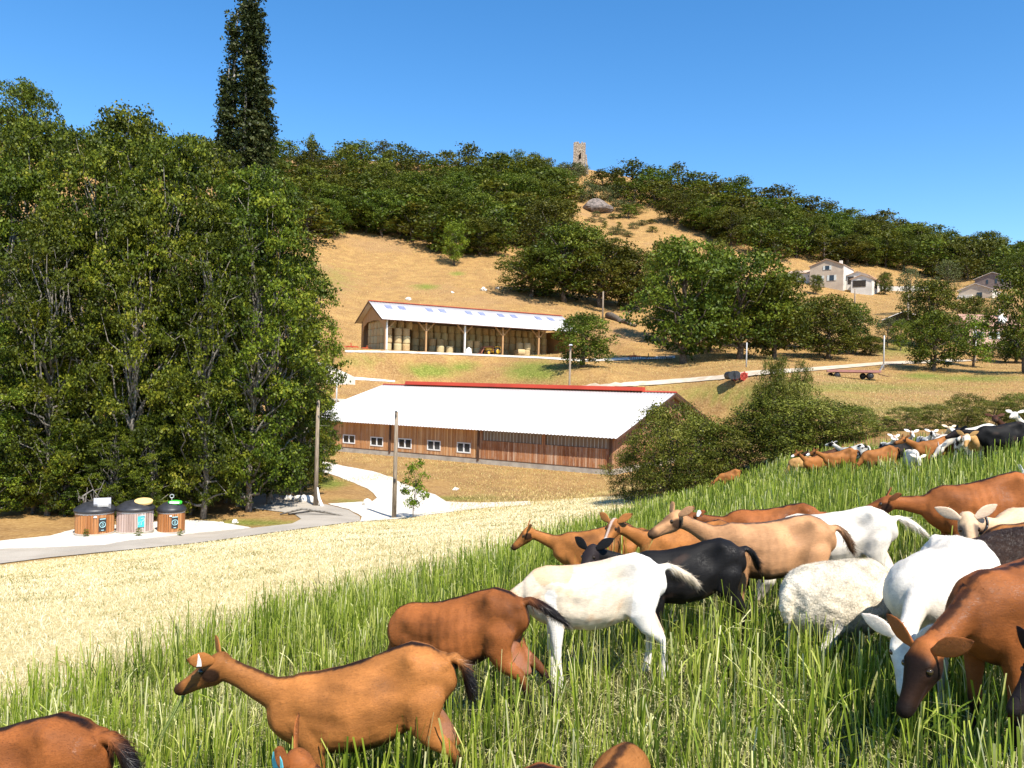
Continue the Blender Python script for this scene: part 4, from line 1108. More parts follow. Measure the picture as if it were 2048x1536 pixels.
# single trees and clumps at middle distance
SINGLE = [('mid0', 1368, 122, 486, 215, 'large dark oak with a clear trunk between the track and the hay shed'),
          ('mid1', 1478, 124, 505, 215, 'large dark oak beside the slim white post by the far track'),
          ('mid2', 1548, 126, 546, 170, 'dense dark oak behind the slim white post and the bushy climber tree'),
          ('mid3', 1655, 132, 594, 150, 'rounded oak at the meadow edge before the flatbed trailer'),
          ('mid0', 1705, 140, 608, 90, 'small oak at the lighter end of the meadow edge row'),
          ('mid1', 1420, 140, 560, 150, 'dark oak filling the gap behind the two large track side oaks'),
          ('mid2', 1520, 150, 560, 150, 'dark oak behind the post side oak'),
          ('mid2', 1330, 150, 482, 110, 'tall oak crown behind the large clear trunked oak'),
          ('mid3', 1432, 160, 486, 90, 'narrow oak crown rising above the meadow edge row'),
          ('mid3', 1600, 150, 608, 100, 'oak just below the white farmhouse, behind the meadow edge row'),
          ('mid3', 1062, 186, 500, 150, 'spreading oak with low boughs on the dry slope above the hay shed roof'),
          ('mid0', 1130, 184, 452, 170, 'spreading oak on the slope beside the low boughed one'),
          ('mid1', 1200, 184, 478, 170, 'spreading oak above the thin brown slope pole'),
          ('mid2', 1262, 186, 500, 140, 'spreading oak at the clear trunked oak side of the slope clump'),
          ('mid0', 1100, 215, 405, 150, 'oak behind the slope clump, under the rock face'),
          ('mid1', 1075, 250, 400, 140, 'higher oak behind the slope clump'),
          ('mid3', 1165, 205, 455, 150, 'oak in the middle rear of the slope clump'),
          ('midy0', 908, 212, 444, 64, 'bright yellow green round tree standing at the wood edge on the dry slope'),
          ('mid2', 1166, 113, 628, 136, 'rounded walnut tree at the end of the hay shed'),
          ('mid3', 1868, 118, 626, 126, 'solitary broad tree casting a shadow on the meadow behind the trailer'),
          ('midy0', 1946, 128, 632, 84, 'bright yellow green tree beside the solitary broad meadow tree'),
          ('mid2', 1862, 152, 562, 125, 'dark green tree rising behind the solitary broad meadow tree'),
          ('mid0', 1945, 168, 595, 80, 'dark round tree between the bright green tree and the pink roofed house'),
          ('mid1', 2050, 112, 540, 140, 'big dark tree at the picture edge before the pink roofed house'),
          ('mid3', 2030, 140, 660, 100, 'leafy tree at the foot of the pink roofed house'),
          ('mido0', 1817, 205, 535, 60, 'olive brown tree below the end of the farmhouse garden wall'),
          ('mido1', 1775, 150, 635, 55, 'small pale trunked tree behind the trailer side post'),
          ('midy1', 1800, 146, 640, 40, 'small light green tree just behind the trailer side post'),
          ('mid2', 1741, 138, 672, 60, 'low dark bush at the meadow edge beside the white post'),
          ('mido0', 1985, 150, 690, 90, 'hedge shrub under the pink roofed house'),
          ('mido0', 1895, 262, 520, 55, 'greyish olive tree above the beige gabled house'),
          ('mid2', 1770, 255, 545, 34, 'small green tree at the farmhouse outbuildings'),
          ('mid1', 1632, 250, 550, 30, 'small dark conifer like shrub against the farmhouse gable'),
          ('mido1', 1592, 262, 540, 36, 'rust coloured shrub beside the white end of the farmhouse'),
          ('mido1', 2000, 190, 590, 60, 'olive shrub between the two pale roofed houses and the pink roof'),
          ('far0', 700, 250, 420, 90, 'oak at the lower wood corner just beyond the grove'),
          ('mido1', 1640, 138, 670, 70, 'greyish leafless shrub at the foot of the meadow edge row'),
          ('far1', 623, 330, 270, 26, 'pointed tree top on the skyline beyond the poplar')]
for k, px, d, top, w, lab in SINGLE: plant(k, px, d, top, w, lab)
r = plant('far2', 620, 300, 282, 60, 'brown green conifer on the skyline beside the poplar', 'cedar_tree')
# far oaks scattered over the hillside
WK = 1.42
def scatter(poly, n, sep, keys, hpx, wpx, lab, grp, seed, name='oak_tree', cat='tree', zones=None):
    rg = random.Random(seed); pts = []
    xs = [p[0] for p in poly]; ys = [p[1] for p in poly]; tries = 0
    while len(pts) < n and tries < n * 40:
        tries += 1
        x, y = rg.uniform(min(xs), max(xs)), rg.uniform(min(ys), max(ys))
        if not inpoly(x, y, poly): continue
        if any(((x - a) / sep) ** 2 + ((y - b) / (sep * .55)) ** 2 < 1 for a, b in pts): continue
        pts.append((x, y))
    for x, y in pts:
        q = hit(x, y)
        if q.y > 800: continue
        h = rg.uniform(*hpx) * 1.08; w = rg.uniform(*wpx) * WK
        z_ = next((t_ for xm, t_ in zones if x < xm), '') if zones else ''
        plant(rg.choice(keys), x, 0, y - h, w, lab + z_, name, cat, grp + z_, base=q)
FAR = ['far0', 'far1', 'far2', 'far3']
MIDK = ['mid0', 'mid1', 'mid2', 'mid3']
G1 = 'oaks of the wood on the hillside'
scatter([(540, 400), (560, 330), (680, 325), (760, 322), (860, 334), (980, 338), (1000, 375), (900, 400), (700, 410), (600, 420)], 46, 24, FAR, (34, 52), (36, 56), 'dark green oak of the upper hillside wood', G1, 1, zones=[(640, ', nearest the grove'), (740, ', above the bare slope corner'), (850, ', above the bright round tree side'), (2000, ', toward the ruined tower')])
scatter([(600, 430), (700, 415), (900, 410), (1010, 385), (1120, 410), (1130, 450), (1060, 470), (1050, 500), (1000, 522), (900, 512), (800, 488), (740, 470), (690, 466), (640, 484), (600, 500)], 52, 27, FAR + MIDK, (58, 84), (62, 92), 'oak of the wood edge on the dry slope', 'oaks along the wood edge above the dry slope', 2, zones=[(730, ', nearest the grove'), (860, ', before the bright round tree'), (960, ', around the bright round tree'), (1040, ', just past the bright round tree'), (2000, ', toward the slope clump')])
scatter([(1000, 340), (1085, 342), (1110, 375), (1080, 405), (1010, 385)], 13, 20, FAR, (26, 42), (28, 44), 'dark oak on the ridge just before the ruined tower', 'oaks on the ridge before the tower', 3)
scatter([(1180, 372), (1300, 376), (1420, 394), (1540, 412), (1700, 450), (1850, 484), (1960, 508), (2048, 524), (2048, 545), (1850, 515), (1700, 490), (1500, 455), (1350, 430), (1230, 400)], 62, 24, FAR, (32, 54), (36, 56), 'dark green oak of the ridge wood', 'oaks on the ridge beyond the tower', 4, zones=[(1300, ', first ones past the tower'), (1450, ', above the bare scrubby slope'), (1600, ', above the two track side oaks'), (1760, ', above the farmhouse'), (1900, ', past the farmhouse roofs'), (3000, ', at the low end of the ridge')])
scatter([(1330, 440), (1500, 462), (1700, 495), (1850, 520), (2048, 550), (2048, 572), (1960, 556), (1860, 552), (1800, 540), (1700, 528), (1560, 525), (1470, 500), (1380, 470)], 46, 27, FAR + MIDK, (46, 72), (48, 78), 'oak at the lower edge of the ridge wood', 'oaks along the lower edge of the long wood', 5, zones=[(1450, ', beside the bare scrubby slope'), (1600, ', before the farmhouse'), (1760, ', right above the farmhouse'), (1900, ', past the farmhouse roofs'), (3000, ', above the pale roofed houses')])
scatter([(20, 300), (300, 335), (420, 345), (500, 350), (540, 330), (540, 380), (300, 380), (0, 330)], 26, 26, FAR, (46, 80), (50, 80), 'oak on the hill crest behind the grove', 'oaks on the crest behind the grove', 6, zones=[(200, ', at the dark end'), (400, ', behind its middle'), (3000, ', beside the poplar')])
plant('mid1', 45, 150, 165, 130, 'large dark oak on the crest above the dark end of the grove')
scatter([(1160, 380), (1235, 395), (1290, 430), (1240, 440), (1150, 400), (1080, 395)], 12, 16, ['faro0', 'faro1', 'far0'], (16, 34), (20, 36), 'olive green scrub bush around the rock outcrop below the tower', 'scrub below the tower', 7, 'scrub_bush', 'bush', zones=[(1175, ', before the grey rock'), (3000, ', past the grey rock')])
scatter([(1170, 430), (1300, 440), (1320, 480), (1250, 490), (1180, 470)], 15, 14, ['faro0', 'faro1', 'far0'], (7, 18), (10, 24), 'small scrub bush on the bare dry slope under the tower', 'scrub on the bare slope', 8, 'scrub_bush', 'bush', zones=[(1215, ', at its oak clump side'), (1260, ', in its middle'), (3000, ', at its ridge wood side')])
scatter([(1110, 342), (1145, 345), (1190, 350), (1190, 362), (1110, 360)], 7, 9, ['faro0', 'faro1'], (14, 26), (18, 30), 'greyish scrub bush at the foot of the ruined tower', 'scrub at the tower foot', 9, 'scrub_bush', 'bush')
scatter([(1850, 560), (1900, 568), (1990, 575), (2000, 566), (1900, 552)], 6, 26, FAR, (34, 50), (36, 56), 'oak on the dry slope above the two pale roofed houses', 'oaks above the pale roofed houses', 10)

# hedge of bushes between the oat field and the barn
HB = [(1262, 36, 905, 90, 'blackthorn bush at the barn corner end of the hedge, branches spreading low'), (1335, 34.5, 818, 140, 'big rounded blackthorn bush hiding the barn gable'), (1392, 34, 842, 140, 'blackthorn bush next to the big one hiding the barn gable'),
      (1450, 34, 862, 130, 'blackthorn bush behind the lone brown goat at the hedge foot'), (1505, 34.5, 835, 170, 'blackthorn bush under the climber covered tree, on the barn side'), (1580, 33.5, 800, 190, 'dense blackthorn bush at the foot of the climber covered tree'),
      (1650, 34, 812, 170, 'blackthorn bush behind the two brown goats with white muzzles'), (1705, 34.5, 822, 120, 'blackthorn bush behind the black and white goat'),
      (1350, 38, 850, 150, 'rear blackthorn bush between the gable bush and the meadow')]
for i, (px, d, top, w, lab) in enumerate(HB): plant(f'bush{i % 3}', px, d, top - 12, w * 1.42, lab, 'blackthorn_bush', 'bush', 'bushes of the hedge below the meadow')
plant('bush1', 1550, 34.5, 716, 100, 'slender tree wrapped in climbing leaves with two shoots above the hedge', 'climber_covered_tree', 'tree')
plant('bush2', 1566, 34.2, 752, 160, 'leafy young tree filling the middle of the hedge below the two shoots', 'young_tree', 'tree')
plant('bush0', 1600, 34.8, 722, 62, 'thin leafy shoot beside the climber covered tree', 'young_tree', 'tree')
for i, (px, d, top, w, lab) in enumerate([(1815, 36, 812, 110, 'low pale green shrub behind the white faced goats'), (1880, 36, 806, 110, 'low feathery shrub behind the goats with raised heads'), (1935, 36, 786, 110, 'taller feathery shrub behind the long white goat back'), (1990, 36, 800, 120, 'low shrub behind the black goat'), (2045, 36, 784, 130, 'low shrub at the picture edge behind the goats'), (1765, 37, 832, 80, 'small low shrub at the gap of the hedge')]):
    plant(f'bush{(i + 1) % 3}', px, d, top, w, lab, 'hedge_shrub', 'bush', 'low shrubs behind the far goats')
plant('sap', 828, 43.8, 920, 62, 'young slender sapling with sparse leaves beside the tall wooden pole', 'sapling', 'tree')
for px, d, w, lab in [(150, 37.6, 14, 'tiny weed tuft at the foot of the grey flap container'), (255, 38.0, 18, 'tiny weed tuft at the foot of the yellow hatch container'), (338, 39.3, 12, 'tiny weed tuft at the foot of the green hatch container')]:
    q = at(px + 22, d); plant('sap', px + 22, d, to_px(q.x, q.y, q.z + .42)[1], w, lab, 'weed_tuft', 'plant')
# bark strips, fallen trunk, rocks
def stone(px, d, s, lab, mat='stone', seed=1, name='boulder', cat='rock', h=.6):
    rg = np.random.default_rng(seed); q = at(px, d)
    mb = MB().ball((0, 0, s * h * .35), (s, s * .8, s * h), 14, 9)
    v = np.array(mb.v); nn = v / (np.linalg.norm(v, axis=1)[:, None] + 1e-6)
    for f in (2.1, 4.3, 8): v = v + nn * (np.sin(nn @ rg.normal(size=3) * f + rg.uniform(0, 6)) * s * .55 / f)[:, None]
    mb.v = [tuple(x) for x in v]
    o = mb.build(name, M[mat], None, False, loc=(q.x, q.y, q.z)); tag(o, lab, cat); o.rotation_euler = (0, 0, rg.uniform(0, 6))
    return o
stone(738, 50.5, .42, 'rounded white boulder at the tip of the dry verge where the tracks part', seed=1)
for i, (px, d, s, lab) in enumerate([(590, 51, .35, 'pale stone at the grove edge by the wooden pole'), (612, 50.6, .45, 'larger pale stone right beside the wooden pole foot'), (578, 51.6, .28, 'smaller pale stone heap end near the grove'),
                                     (911, 57, .2, 'small white stone on the dry yard before the barn'), (440, 43.2, .16, 'small pale stone where the gravel meets the grove'), (470, 43.4, .2, 'pale stone at the foot of the grove beside the road bend')]):
    stone(px, d, s, lab, seed=10 + i)
for i, (px, py, s, lab) in enumerate([(967, 581, .8, 'pale rock on the dry slope above the hay shed'), (996, 577, .6, 'smaller pale rock on the slope near the low boughed oak'), (816, 600, .6, 'white rock just above the hay shed ridge'), (905, 716 - 130, .4, 'tiny pale rock in the middle of the dry slope')]):
    q = hit(px, py); stone(px, q.y, s, lab, seed=30 + i)
q = hit(1200, 424); ro = stone(1197, q.y + 1, 6.2, 'big grey rock outcrop on the hillside under the tower', 'rock', 51, 'rock_outcrop', 'rock', .40)
q = hit(1120, 402); ro = stone(1118, q.y - 4, 6.0, 'paler flat rock ledge beside the big outcrop', 'rock', 52, 'rock_outcrop', 'rock', .35)
q = hit(885, 330); ro = stone(890, q.y - 4, 7.5, 'pinkish rock ledge showing between the skyline oaks', 'rock', 53, 'rock_outcrop', 'rock', .35)
q = hit(1235, 668); p1 = hit(1272, 655); p0 = hit(1215, 636)
d0 = (p1 - p0); rg_ = np.random.default_rng(4)
ft = MB().tube(bent((0, 0, .5), tuple(Vector((d0.x, d0.y, d0.z)) * 1.0 + Vector((0, 0, .4))), rg_, 6, .05), [.75, .7, .62, .6, .5, .4, .25], 9).tube([(4, 0, .5), (5.5, 1, 2.2)], [.2, .05], 6).build('fallen_log', M['bark'], None, True, loc=p0)
tag(ft, 'grey fallen trunk lying on the dry slope beside the thin brown pole', 'log')
br = MB().tube([(0, 0, .1), (1.2, .1, .42), (2.6, .0, .3), (3.6, .1, .05)], [.05, .06, .05, .03], 6).tube([(.4, .2, .08), (1.8, .25, .3), (3.2, .2, .1)], [.04, .05, .02], 6).build('fallen_branch', M['palebark'], None, True, loc=at(560, 44.6))
tag(br, 'pale fallen branches lying on the dry island at the road bend', 'branch')
# ------------------------------------------------------------------ goats and sheep
m, nt = new_mat('animal_coat')
at1 = N(nt, 'ShaderNodeAttribute', attribute_name='coat')
co = objco(nt)
f = noise(nt, objco(nt, (14, 40, 60)), 2.2, 5, .65); f2 = noise(nt, co, 6, 4)
v = math_n(nt, 'ADD', math_n(nt, 'MULTIPLY', f, .55), .73)
v = math_n(nt, 'MULTIPLY', v, math_n(nt, 'ADD', math_n(nt, 'MULTIPLY', f2, .35), .83))
hs = N(nt, 'ShaderNodeHueSaturation'); nt.links.new(at1.outputs['Color'], hs.inputs['Color']); nt.links.new(v, hs.inputs['Value'])
finish(nt, hs.outputs[0], .62, f, .35, .006, .12)
M['coat'] = m
m, nt = new_mat('wool')
at1 = N(nt, 'ShaderNodeAttribute', attribute_name='coat'); co = objco(nt)
vo = N(nt, 'ShaderNodeTexVoronoi'); vo.inputs['Scale'].default_value = 75; nt.links.new(objco(nt, (1, 1, 1)), vo.inputs['Vector'])
f2 = noise(nt, co, 9, 5)
hs = N(nt, 'ShaderNodeHueSaturation'); nt.links.new(at1.outputs['Color'], hs.inputs['Color'])
nt.links.new(math_n(nt, 'MULTIPLY', math_n(nt, 'SUBTRACT', 1.12, math_n(nt, 'MULTIPLY', vo.outputs['Distance'], .55)), math_n(nt, 'ADD', math_n(nt, 'MULTIPLY', f2, .5), .75)), hs.inputs['Value'])
finish(nt, hs.outputs[0], .9, math_n(nt, 'SUBTRACT', 1.0, vo.outputs['Distance']), .3, .010, .1)
M['wool'] = m
m, nt = new_mat('fur_strands')
at1 = N(nt, 'ShaderNodeAttribute', attribute_name='coat')
finish(nt, at1.outputs['Color'], .42, spec=.34)
M['fur'] = m
M['eye'] = simple('animal_eye', (.02, .012, .006), (.05, .03, .01), 40, .08, 0, .7)
def U(v): v = np.asarray(v, float); return v / (np.linalg.norm(v) + 1e-12)
def rotz(v, a):
    c, s = math.cos(a), math.sin(a); return np.array([v[0] * c - v[1] * s, v[0] * s + v[1] * c, v[2]])
def add_loft(mb, secs, seg=18):
    b = len(mb.v); n = len(secs)
    for c, s, u, a, bu, bd in secs:
        for k in range(seg):
            g = 2 * math.pi * k / seg; x, y = math.cos(g), math.sin(g)
            p = np.asarray(c) + s * (a * x) + u * ((bu if y > 0 else bd) * y)
            mb.v.append(tuple(p))
    for i in range(n - 1):
        for k in range(seg):
            k2 = (k + 1) % seg
            mb.f.append((b + i * seg + k, b + i * seg + k2, b + (i + 1) * seg + k2, b + (i + 1) * seg + k))
    mb.f.append(tuple(b + k for k in reversed(range(seg)))); mb.f.append(tuple(b + (n - 1) * seg + k for k in range(seg)))
def limb(pts, ref=(0, 1, 0)):
    """pts: (x, y, z, fore-aft radius, side radius)"""
    out = []; P_ = [np.array(p[:3]) for p in pts]
    for i, p in enumerate(pts):
        t = U(P_[min(i + 1, len(P_) - 1)] - P_[max(i - 1, 0)]); s = U(np.array(ref) - t * np.dot(ref, t)); u = np.cross(t, s)
        out.append((P_[i], s, u, p[4], p[3], p[3]))
    return out
def vnoise(P_, f, seed):
    rg = np.random.default_rng(seed); o = np.zeros(len(P_))
    for k in range(5):
        d = rg.normal(size=3) * f; o += np.sin(P_ @ d + rg.uniform(0, 6.28)) * np.sin(P_ @ (rg.normal(size=3) * f * .7) + rg.uniform(0, 6.28))
    return o / 2.2
def sm(a, b, x): return ss(a, b, x)
HEADCOL = {}
def animal(name, lab, cat, px, d, yaw, coat='chamois', s=1.0, na=15, hp=-30, nyaw=0, hyaw=0, fine=.010, seed=1, tail=0, tag_=None, group=None, fat=1.0, earf=0.0, sheep=False, muzzle=None, udder=True, legs=(0, 0, 0, 0), nl=.40, collar=False, dz=0.0, earup=0.0):
    rg = np.random.default_rng(seed)
    rad = math.radians
    ysx = np.array([0, 1., 0]); Z = np.array([0, 0, 1.])
    if sheep:
        T = [(-.42, .62, .46, .05, .5), (-.39, .68, .40, .12, .5), (-.30, .735, .34, .19, .5), (-.16, .75, .30, .22, .45), (0, .745, .28, .235, .42), (.14, .74, .28, .225, .42), (.26, .73, .32, .19, .45), (.35, .69, .38, .14, .5), (.41, .64, .45, .07, .5)]
    else:
        T = [(-.435, .625, .54, .03, .5), (-.415, .665, .51, .062, .5), (-.35, .728, .46, .100, .62), (-.27, .768, .41, .120, .62), (-.17, .762, .378, .124, .46), (-.06, .745, .348, .146, .38), (.06, .735, .342, .152, .38), (.17, .737, .362, .136, .42), (.26, .752, .385, .110, .45), (.34, .735, .425, .090, .5), (.40, .690, .485, .07, .5), (.435, .64, .54, .035, .5)]
    comps = {}
    secs = []
    for x, zt, zb, w, k in T:
        w = w * fat; zc = zb + (zt - zb) * k; secs.append((np.array([x, 0, zc]), ysx, Z, w, zt - zc, zc - zb))
    comps['torso'] = secs
    # neck
    a = rad(na); ny = rad(nyaw)
    B = np.array([.27, 0, .635 if not sheep else .60]); dirn = rotz(np.array([math.cos(a), 0, math.sin(a)]), ny)
    L = nl if not sheep else .26
    bend = .05 * (1 if na > 0 else -1)
    pts = [np.array([.18, 0, .60]), B + dirn * 0.02, B + dirn * L * .38 + Z * (-bend * .3), B + dirn * L * .72 + Z * (bend * .2), B + dirn * L + Z * bend * .5]
    R_ = [(.09, .11, .15), (.072, .10, .145), (.048, .066, .080), (.041, .051, .056), (.043, .050, .052)]
    if sheep: R_ = [(.15, .12, .17), (.12, .11, .15), (.10, .09, .11), (.075, .07, .08), (.06, .06, .06)]
    secs = []
    for i, p in enumerate(pts):
        t = U(pts[min(i + 1, 4)] - pts[max(i - 1, 0)]); ref = rotz(ysx, ny * i / 4); sd = U(ref - t * np.dot(ref, t)); u = np.cross(t, sd)
        secs.append((p, sd, u, *R_[i]))
    comps['neck'] = secs
    # head
    poll = pts[-1]; hy = ny + rad(hyaw)
    h = rotz(np.array([math.cos(rad(hp)), 0, math.sin(rad(hp))]), hy); hs_ = rotz(ysx, hy); hu = np.cross(h, hs_)
    HS = [(-.055, .030, .033, .035), (-.03, .048, .050, .058), (.01, .056, .052, .075), (.05, .058, .049, .080), (.085, .049, .042, .071), (.12, .038, .037, .057), (.155, .031, .032, .047), (.185, .0295, .029, .041), (.206, .029, .026, .036), (.222, .020, .018, .025), (.229, .008, .008, .010)]
    comps['head'] = [(poll + h * t * 1.03, hs_, hu, w, bu, bd) for t, w, bu, bd in HS]
    HSc = 1.0 if not sheep else .95
    # legs
    j = legs
    for k, sy in enumerate((1, -1)):
        F_ = [(.26, .065, .58, .09, .045), (.25, .08, .47, .062, .042), (.248, .084, .38, .044, .034), (.258, .082, .29, .030, .026), (.262, .08, .235, .029, .027), (.26, .08, .14, .0185, .018), (.26, .08, .075, .024, .023), (.268, .08, .04, .022, .022), (.278, .08, -.01, .034, .027)]
        H_ = [(-.27, .05, .62, .11, .052), (-.265, .082, .52, .108, .05), (-.245, .096, .43, .083, .044), (-.275, .094, .35, .052, .034), (-.34, .088, .275, .034, .025), (-.352, .084, .235, .026, .022), (-.345, .082, .14, .0185, .018), (-.338, .082, .075, .024, .023), (-.328, .082, .04, .022, .022), (-.315, .082, -.01, .034, .027)]
        if sheep: F_ = [(x, y * 1.4, z * .96, r1 * .9, r2 * .95) for x, y, z, r1, r2 in F_]; H_ = [(x + .03, y * 1.4, z * .96, r1 * .9, r2 * 1.0) for x, y, z, r1, r2 in H_]
        for nm, LL, dx in (('fleg', F_, j[k]), ('hleg', H_, j[2 + k])):
            LL = [(x + dx * max(0, (.52 - z) / .52), y * sy, z, r1, r2) for x, y, z, r1, r2 in LL]
            comps[nm + str(k)] = limb(LL)
    if not sheep:
        ta = rad(tail)
        sa = math.sin(ta); kt = tail / 45.0; tp = [(a_ * (1 - kt) + c_ * kt, b_ * (1 - kt) + e_ * kt) for (a_, b_), (c_, e_) in zip([(-.40, .655), (-.45, .66), (-.485, .62), (-.492, .56), (-.485, .50), (-.475, .46)], [(-.40, .655), (-.46, .66), (-.52, .625), (-.58, .575), (-.625, .53), (-.66, .49)])]
        tr_ = [.026, .027, .029, .031, .024, .008]
        comps['tail'] = limb([(x, 0.02 * i * math.cos(seed), z, r * .8, r * 1.15) for i, ((x, z), r) in enumerate(zip(tp, tr_))])
        if udder:
            comps['udder'] = [(np.array([-.27 - .12 * t, 0, .44 - .17 * t]), ysx, Z, .085 * math.sin(math.pi * min(t * .9 + .12, 1)) + .012, .085 * math.sin(math.pi * min(t * .9 + .12, 1)) + .012, .085 * math.sin(math.pi * min(t * .9 + .12, 1)) + .012) for t in np.linspace(0, 1, 7)]
    else:
        comps['tail'] = limb([(-.40, 0, .62, .04, .04), (-.44, 0, .58, .04, .045), (-.45, 0, .50, .035, .04), (-.44, 0, .42, .015, .02)])
    mb = MB()
    for k, v in comps.items(): add_loft(mb, v, 20 if k in ('torso', 'neck', 'head') else 14)
    me = mb.mesh('tmp', M['coat'])
    o = bpy.data.objects.new('tmp', me); COL.objects.link(o)
    rm = o.modifiers.new('r', 'REMESH'); rm.mode = 'VOXEL'; rm.voxel_size = fine; rm.use_smooth_shade = True
    smo = o.modifiers.new('s', 'SMOOTH'); smo.factor = .5; smo.iterations = 7 if fine < .012 else 4
    dg = bpy.context.evaluated_depsgraph_get()
    m2 = bpy.data.meshes.new_from_object(o.evaluated_get(dg))
    bpy.data.objects.remove(o); bpy.data.meshes.remove(me)
    n = len(m2.vertices); V = np.empty(n * 3, np.float32); m2.vertices.foreach_get('co', V); V = V.reshape(-1, 3).astype(float)
    Nn = np.empty(n * 3, np.float32); m2.vertices.foreach_get('normal', Nn); Nn = Nn.reshape(-1, 3)
    # which part of the body each vertex belongs to
    sc_, su, ss_, sr, sk, st = [], [], [], [], [], []
    keys = list(comps)
    for ki, k in enumerate(keys):
        se = comps[k]
        for i in range(len(se) - 1):
            for q in (0, .25, .5, .75):
                c = se[i][0] * (1 - q) + se[i + 1][0] * q; r = [(se[i][x] * (1 - q) + se[i + 1][x] * q) for x in (3, 4, 5)]
                sc_.append(c); su.append(se[i][2]); ss_.append(se[i][1]); sr.append(r); sk.append(ki); st.append((i + q) / (len(se) - 1))
    sc_ = np.array(sc_); su = np.array(su); ss_ = np.array(ss_); sr = np.array(sr); sk = np.array(sk); st = np.array(st)
    best = np.empty(n, int)
    mr = sr.mean(1)
    for i in range(0, n, 4000):
        D = np.linalg.norm(V[i:i + 4000, None] - sc_[None], axis=2) / (mr[None] + .004); best[i:i + 4000] = D.argmin(1)
    kk = np.array(keys)[sk[best]]; tt = st[best]
    rel = V - sc_[best]; up = (rel * su[best]).sum(1) / np.where((rel * su[best]).sum(1) > 0, sr[best, 1], sr[best, 2]); sd = (rel * ss_[best]).sum(1)
    isT = kk == 'torso'; isN = kk == 'neck'; isH = kk == 'head'; isF = np.char.startswith(kk, 'fleg'); isB = np.char.startswith(kk, 'hleg'); isU = kk == 'udder'; isL = kk == 'tail'
    # anatomy
    if not sheep:
        def bump(c, r, amt):
            for sy in (1, -1):
                dd_ = ((V - np.array([c[0], c[1] * sy, c[2]])) ** 2).sum(1); V[:] = V + Nn * (amt * np.exp(-dd_ / (r * r)))[:, None]
        for c, r, am in [((-.155, .115, .665), .075, -.034), ((-.245, .10, .735), .032, .024), ((-.405, .055, .655), .028, .018), ((.14, .14, .54), .045, -.013), ((.25, .10, .66), .055, .014), ((.30, .07, .60), .06, -.006), ((-.15, .14, .46), .07, -.014), ((.38, .05, .56), .04, .008), ((-.27, .13, .52), .06, .010)]: bump(c, r, am)
        for sy in (1, -1):
            for c_, r_, am_ in ((poll + h * .040 + hs_ * .050 * sy + hu * .036, .018, .007), (poll + h * .058 + hs_ * .052 * sy + hu * .016, .014, -.005), (poll + h * .10 + hs_ * .045 * sy - hu * .012, .022, -.004), (poll + h * .045 + hs_ * .055 * sy - hu * .045, .025, .005)): V[:] = V + Nn * (am_ * np.exp(-((V - c_) ** 2).sum(1) / (r_ * r_)))[:, None]
        rb_ = isT & (V[:, 0] > -.12) & (V[:, 0] < .2) & (V[:, 2] > .42) & (V[:, 2] < .7)
        V[rb_] += Nn[rb_] * ((.0013 if coat in ('tan', 'redbrown') else .0005) * np.sin(V[rb_, 0] * 115 + V[rb_, 2] * 14))[:, None]
        V += Nn * (vnoise(V, 16, seed) * .003)[:, None]
    else:
        w = isT | isN & (tt < .8)
        V[w] += Nn[w] * (vnoise(V[w], 30, seed) * .004 + vnoise(V[w], 90, seed + 3) * .0015)[:, None]
    # coat
    C = {k_: tuple(x_ * .82 for x_ in v_) for k_, v_ in {'chamois': (.39, .150, .040), 'redbrown': (.31, .100, .027), 'tan': (.52, .27, .125), 'saddle': (.62, .34, .12), 'cream': (.84, .70, .52), 'white': (.88, .80, .68), 'black': (.012, .011, .011), 'pied': (.86, .79, .68), 'sheep': (.80, .70, .54), 'darkwool': (.045, .026, .018), 'dark': (.10, .04, .02)}.items()}[coat]
    if d > 12: C = tuple(x_ * .82 for x_ in C)
    col = np.tile(np.array(C), (n, 1)).astype(float)
    nz = vnoise(V, 22, seed + 5); nz2 = vnoise(V, 60, seed + 6)
    def paint(c, msk): 
        msk = np.clip(msk, 0, 1)[:, None]; col[:] = col * (1 - msk) + np.array(c) * msk
    blk = (.009, .006, .005)
    col *= np.clip(1 + .26 * vnoise(V, 7, seed + 7) + .14 * nz + .07 * nz2, .5, 1.7)[:, None]
    if not sheep: col *= (1 - .10 * np.exp(-((V[:, 0] + .16) / .07) ** 2 - ((V[:, 2] - .665) / .06) ** 2) - .18 * np.exp(-((V[:, 0] - .15) / .03) ** 2 - ((V[:, 2] - .5) / .12) ** 2))[:, None]  # shade of the flank hollow and shoulder crease painted into the coat
    if coat in ('chamois', 'redbrown', 'tan', 'saddle', 'dark'):
        paint(tuple(x * 1.35 for x in C), .5 * sm(-.3, .9, nz) * isT)
        paint(tuple(x * 1.3 for x in C), .55 * (isB & (tt < .7)))
        dst = (.05, .035, .03) if coat == 'tan' else blk
        wdt = .030 if coat != 'tan' else .036
        paint(dst, sm(wdt, wdt * .35, np.abs(sd) + nz2 * .007) * sm(.55, .8, up) * isT * (.95 if coat != 'saddle' else .2))
        paint(dst, sm(.022, .008, np.abs(sd) + nz2 * .006) * sm(.5, .8, up) * isN * .8)
        if coat != 'saddle':
            paint(blk, sm(.435, .375, V[:, 2] + nz * .018) * isT * .95)
            paint(blk, sm(.72, .8, -up) * isN * sm(.4, 0, tt) * .8)
            paint(blk, (isF | isB) * sm(.27, .20, V[:, 2] + nz * .03))
            paint(blk, isB * sm(-.32, -.40, V[:, 0]) * sm(.55, .45, V[:, 2]) * .7)
            paint(blk, isT * sm(-.415, -.435, V[:, 0] + nz * .01) * sm(.03, .01, np.abs(V[:, 1])) * .9)
            paint(blk, isL * sm(.12, .5, tt + nz * .15) * (1 if coat != 'tan' else .7))
            hx = ((V - poll) @ h); hzz = ((V - poll) @ hu)
            paint(blk, isH * sm(.16, .20, hx + nz * .01) * .85)
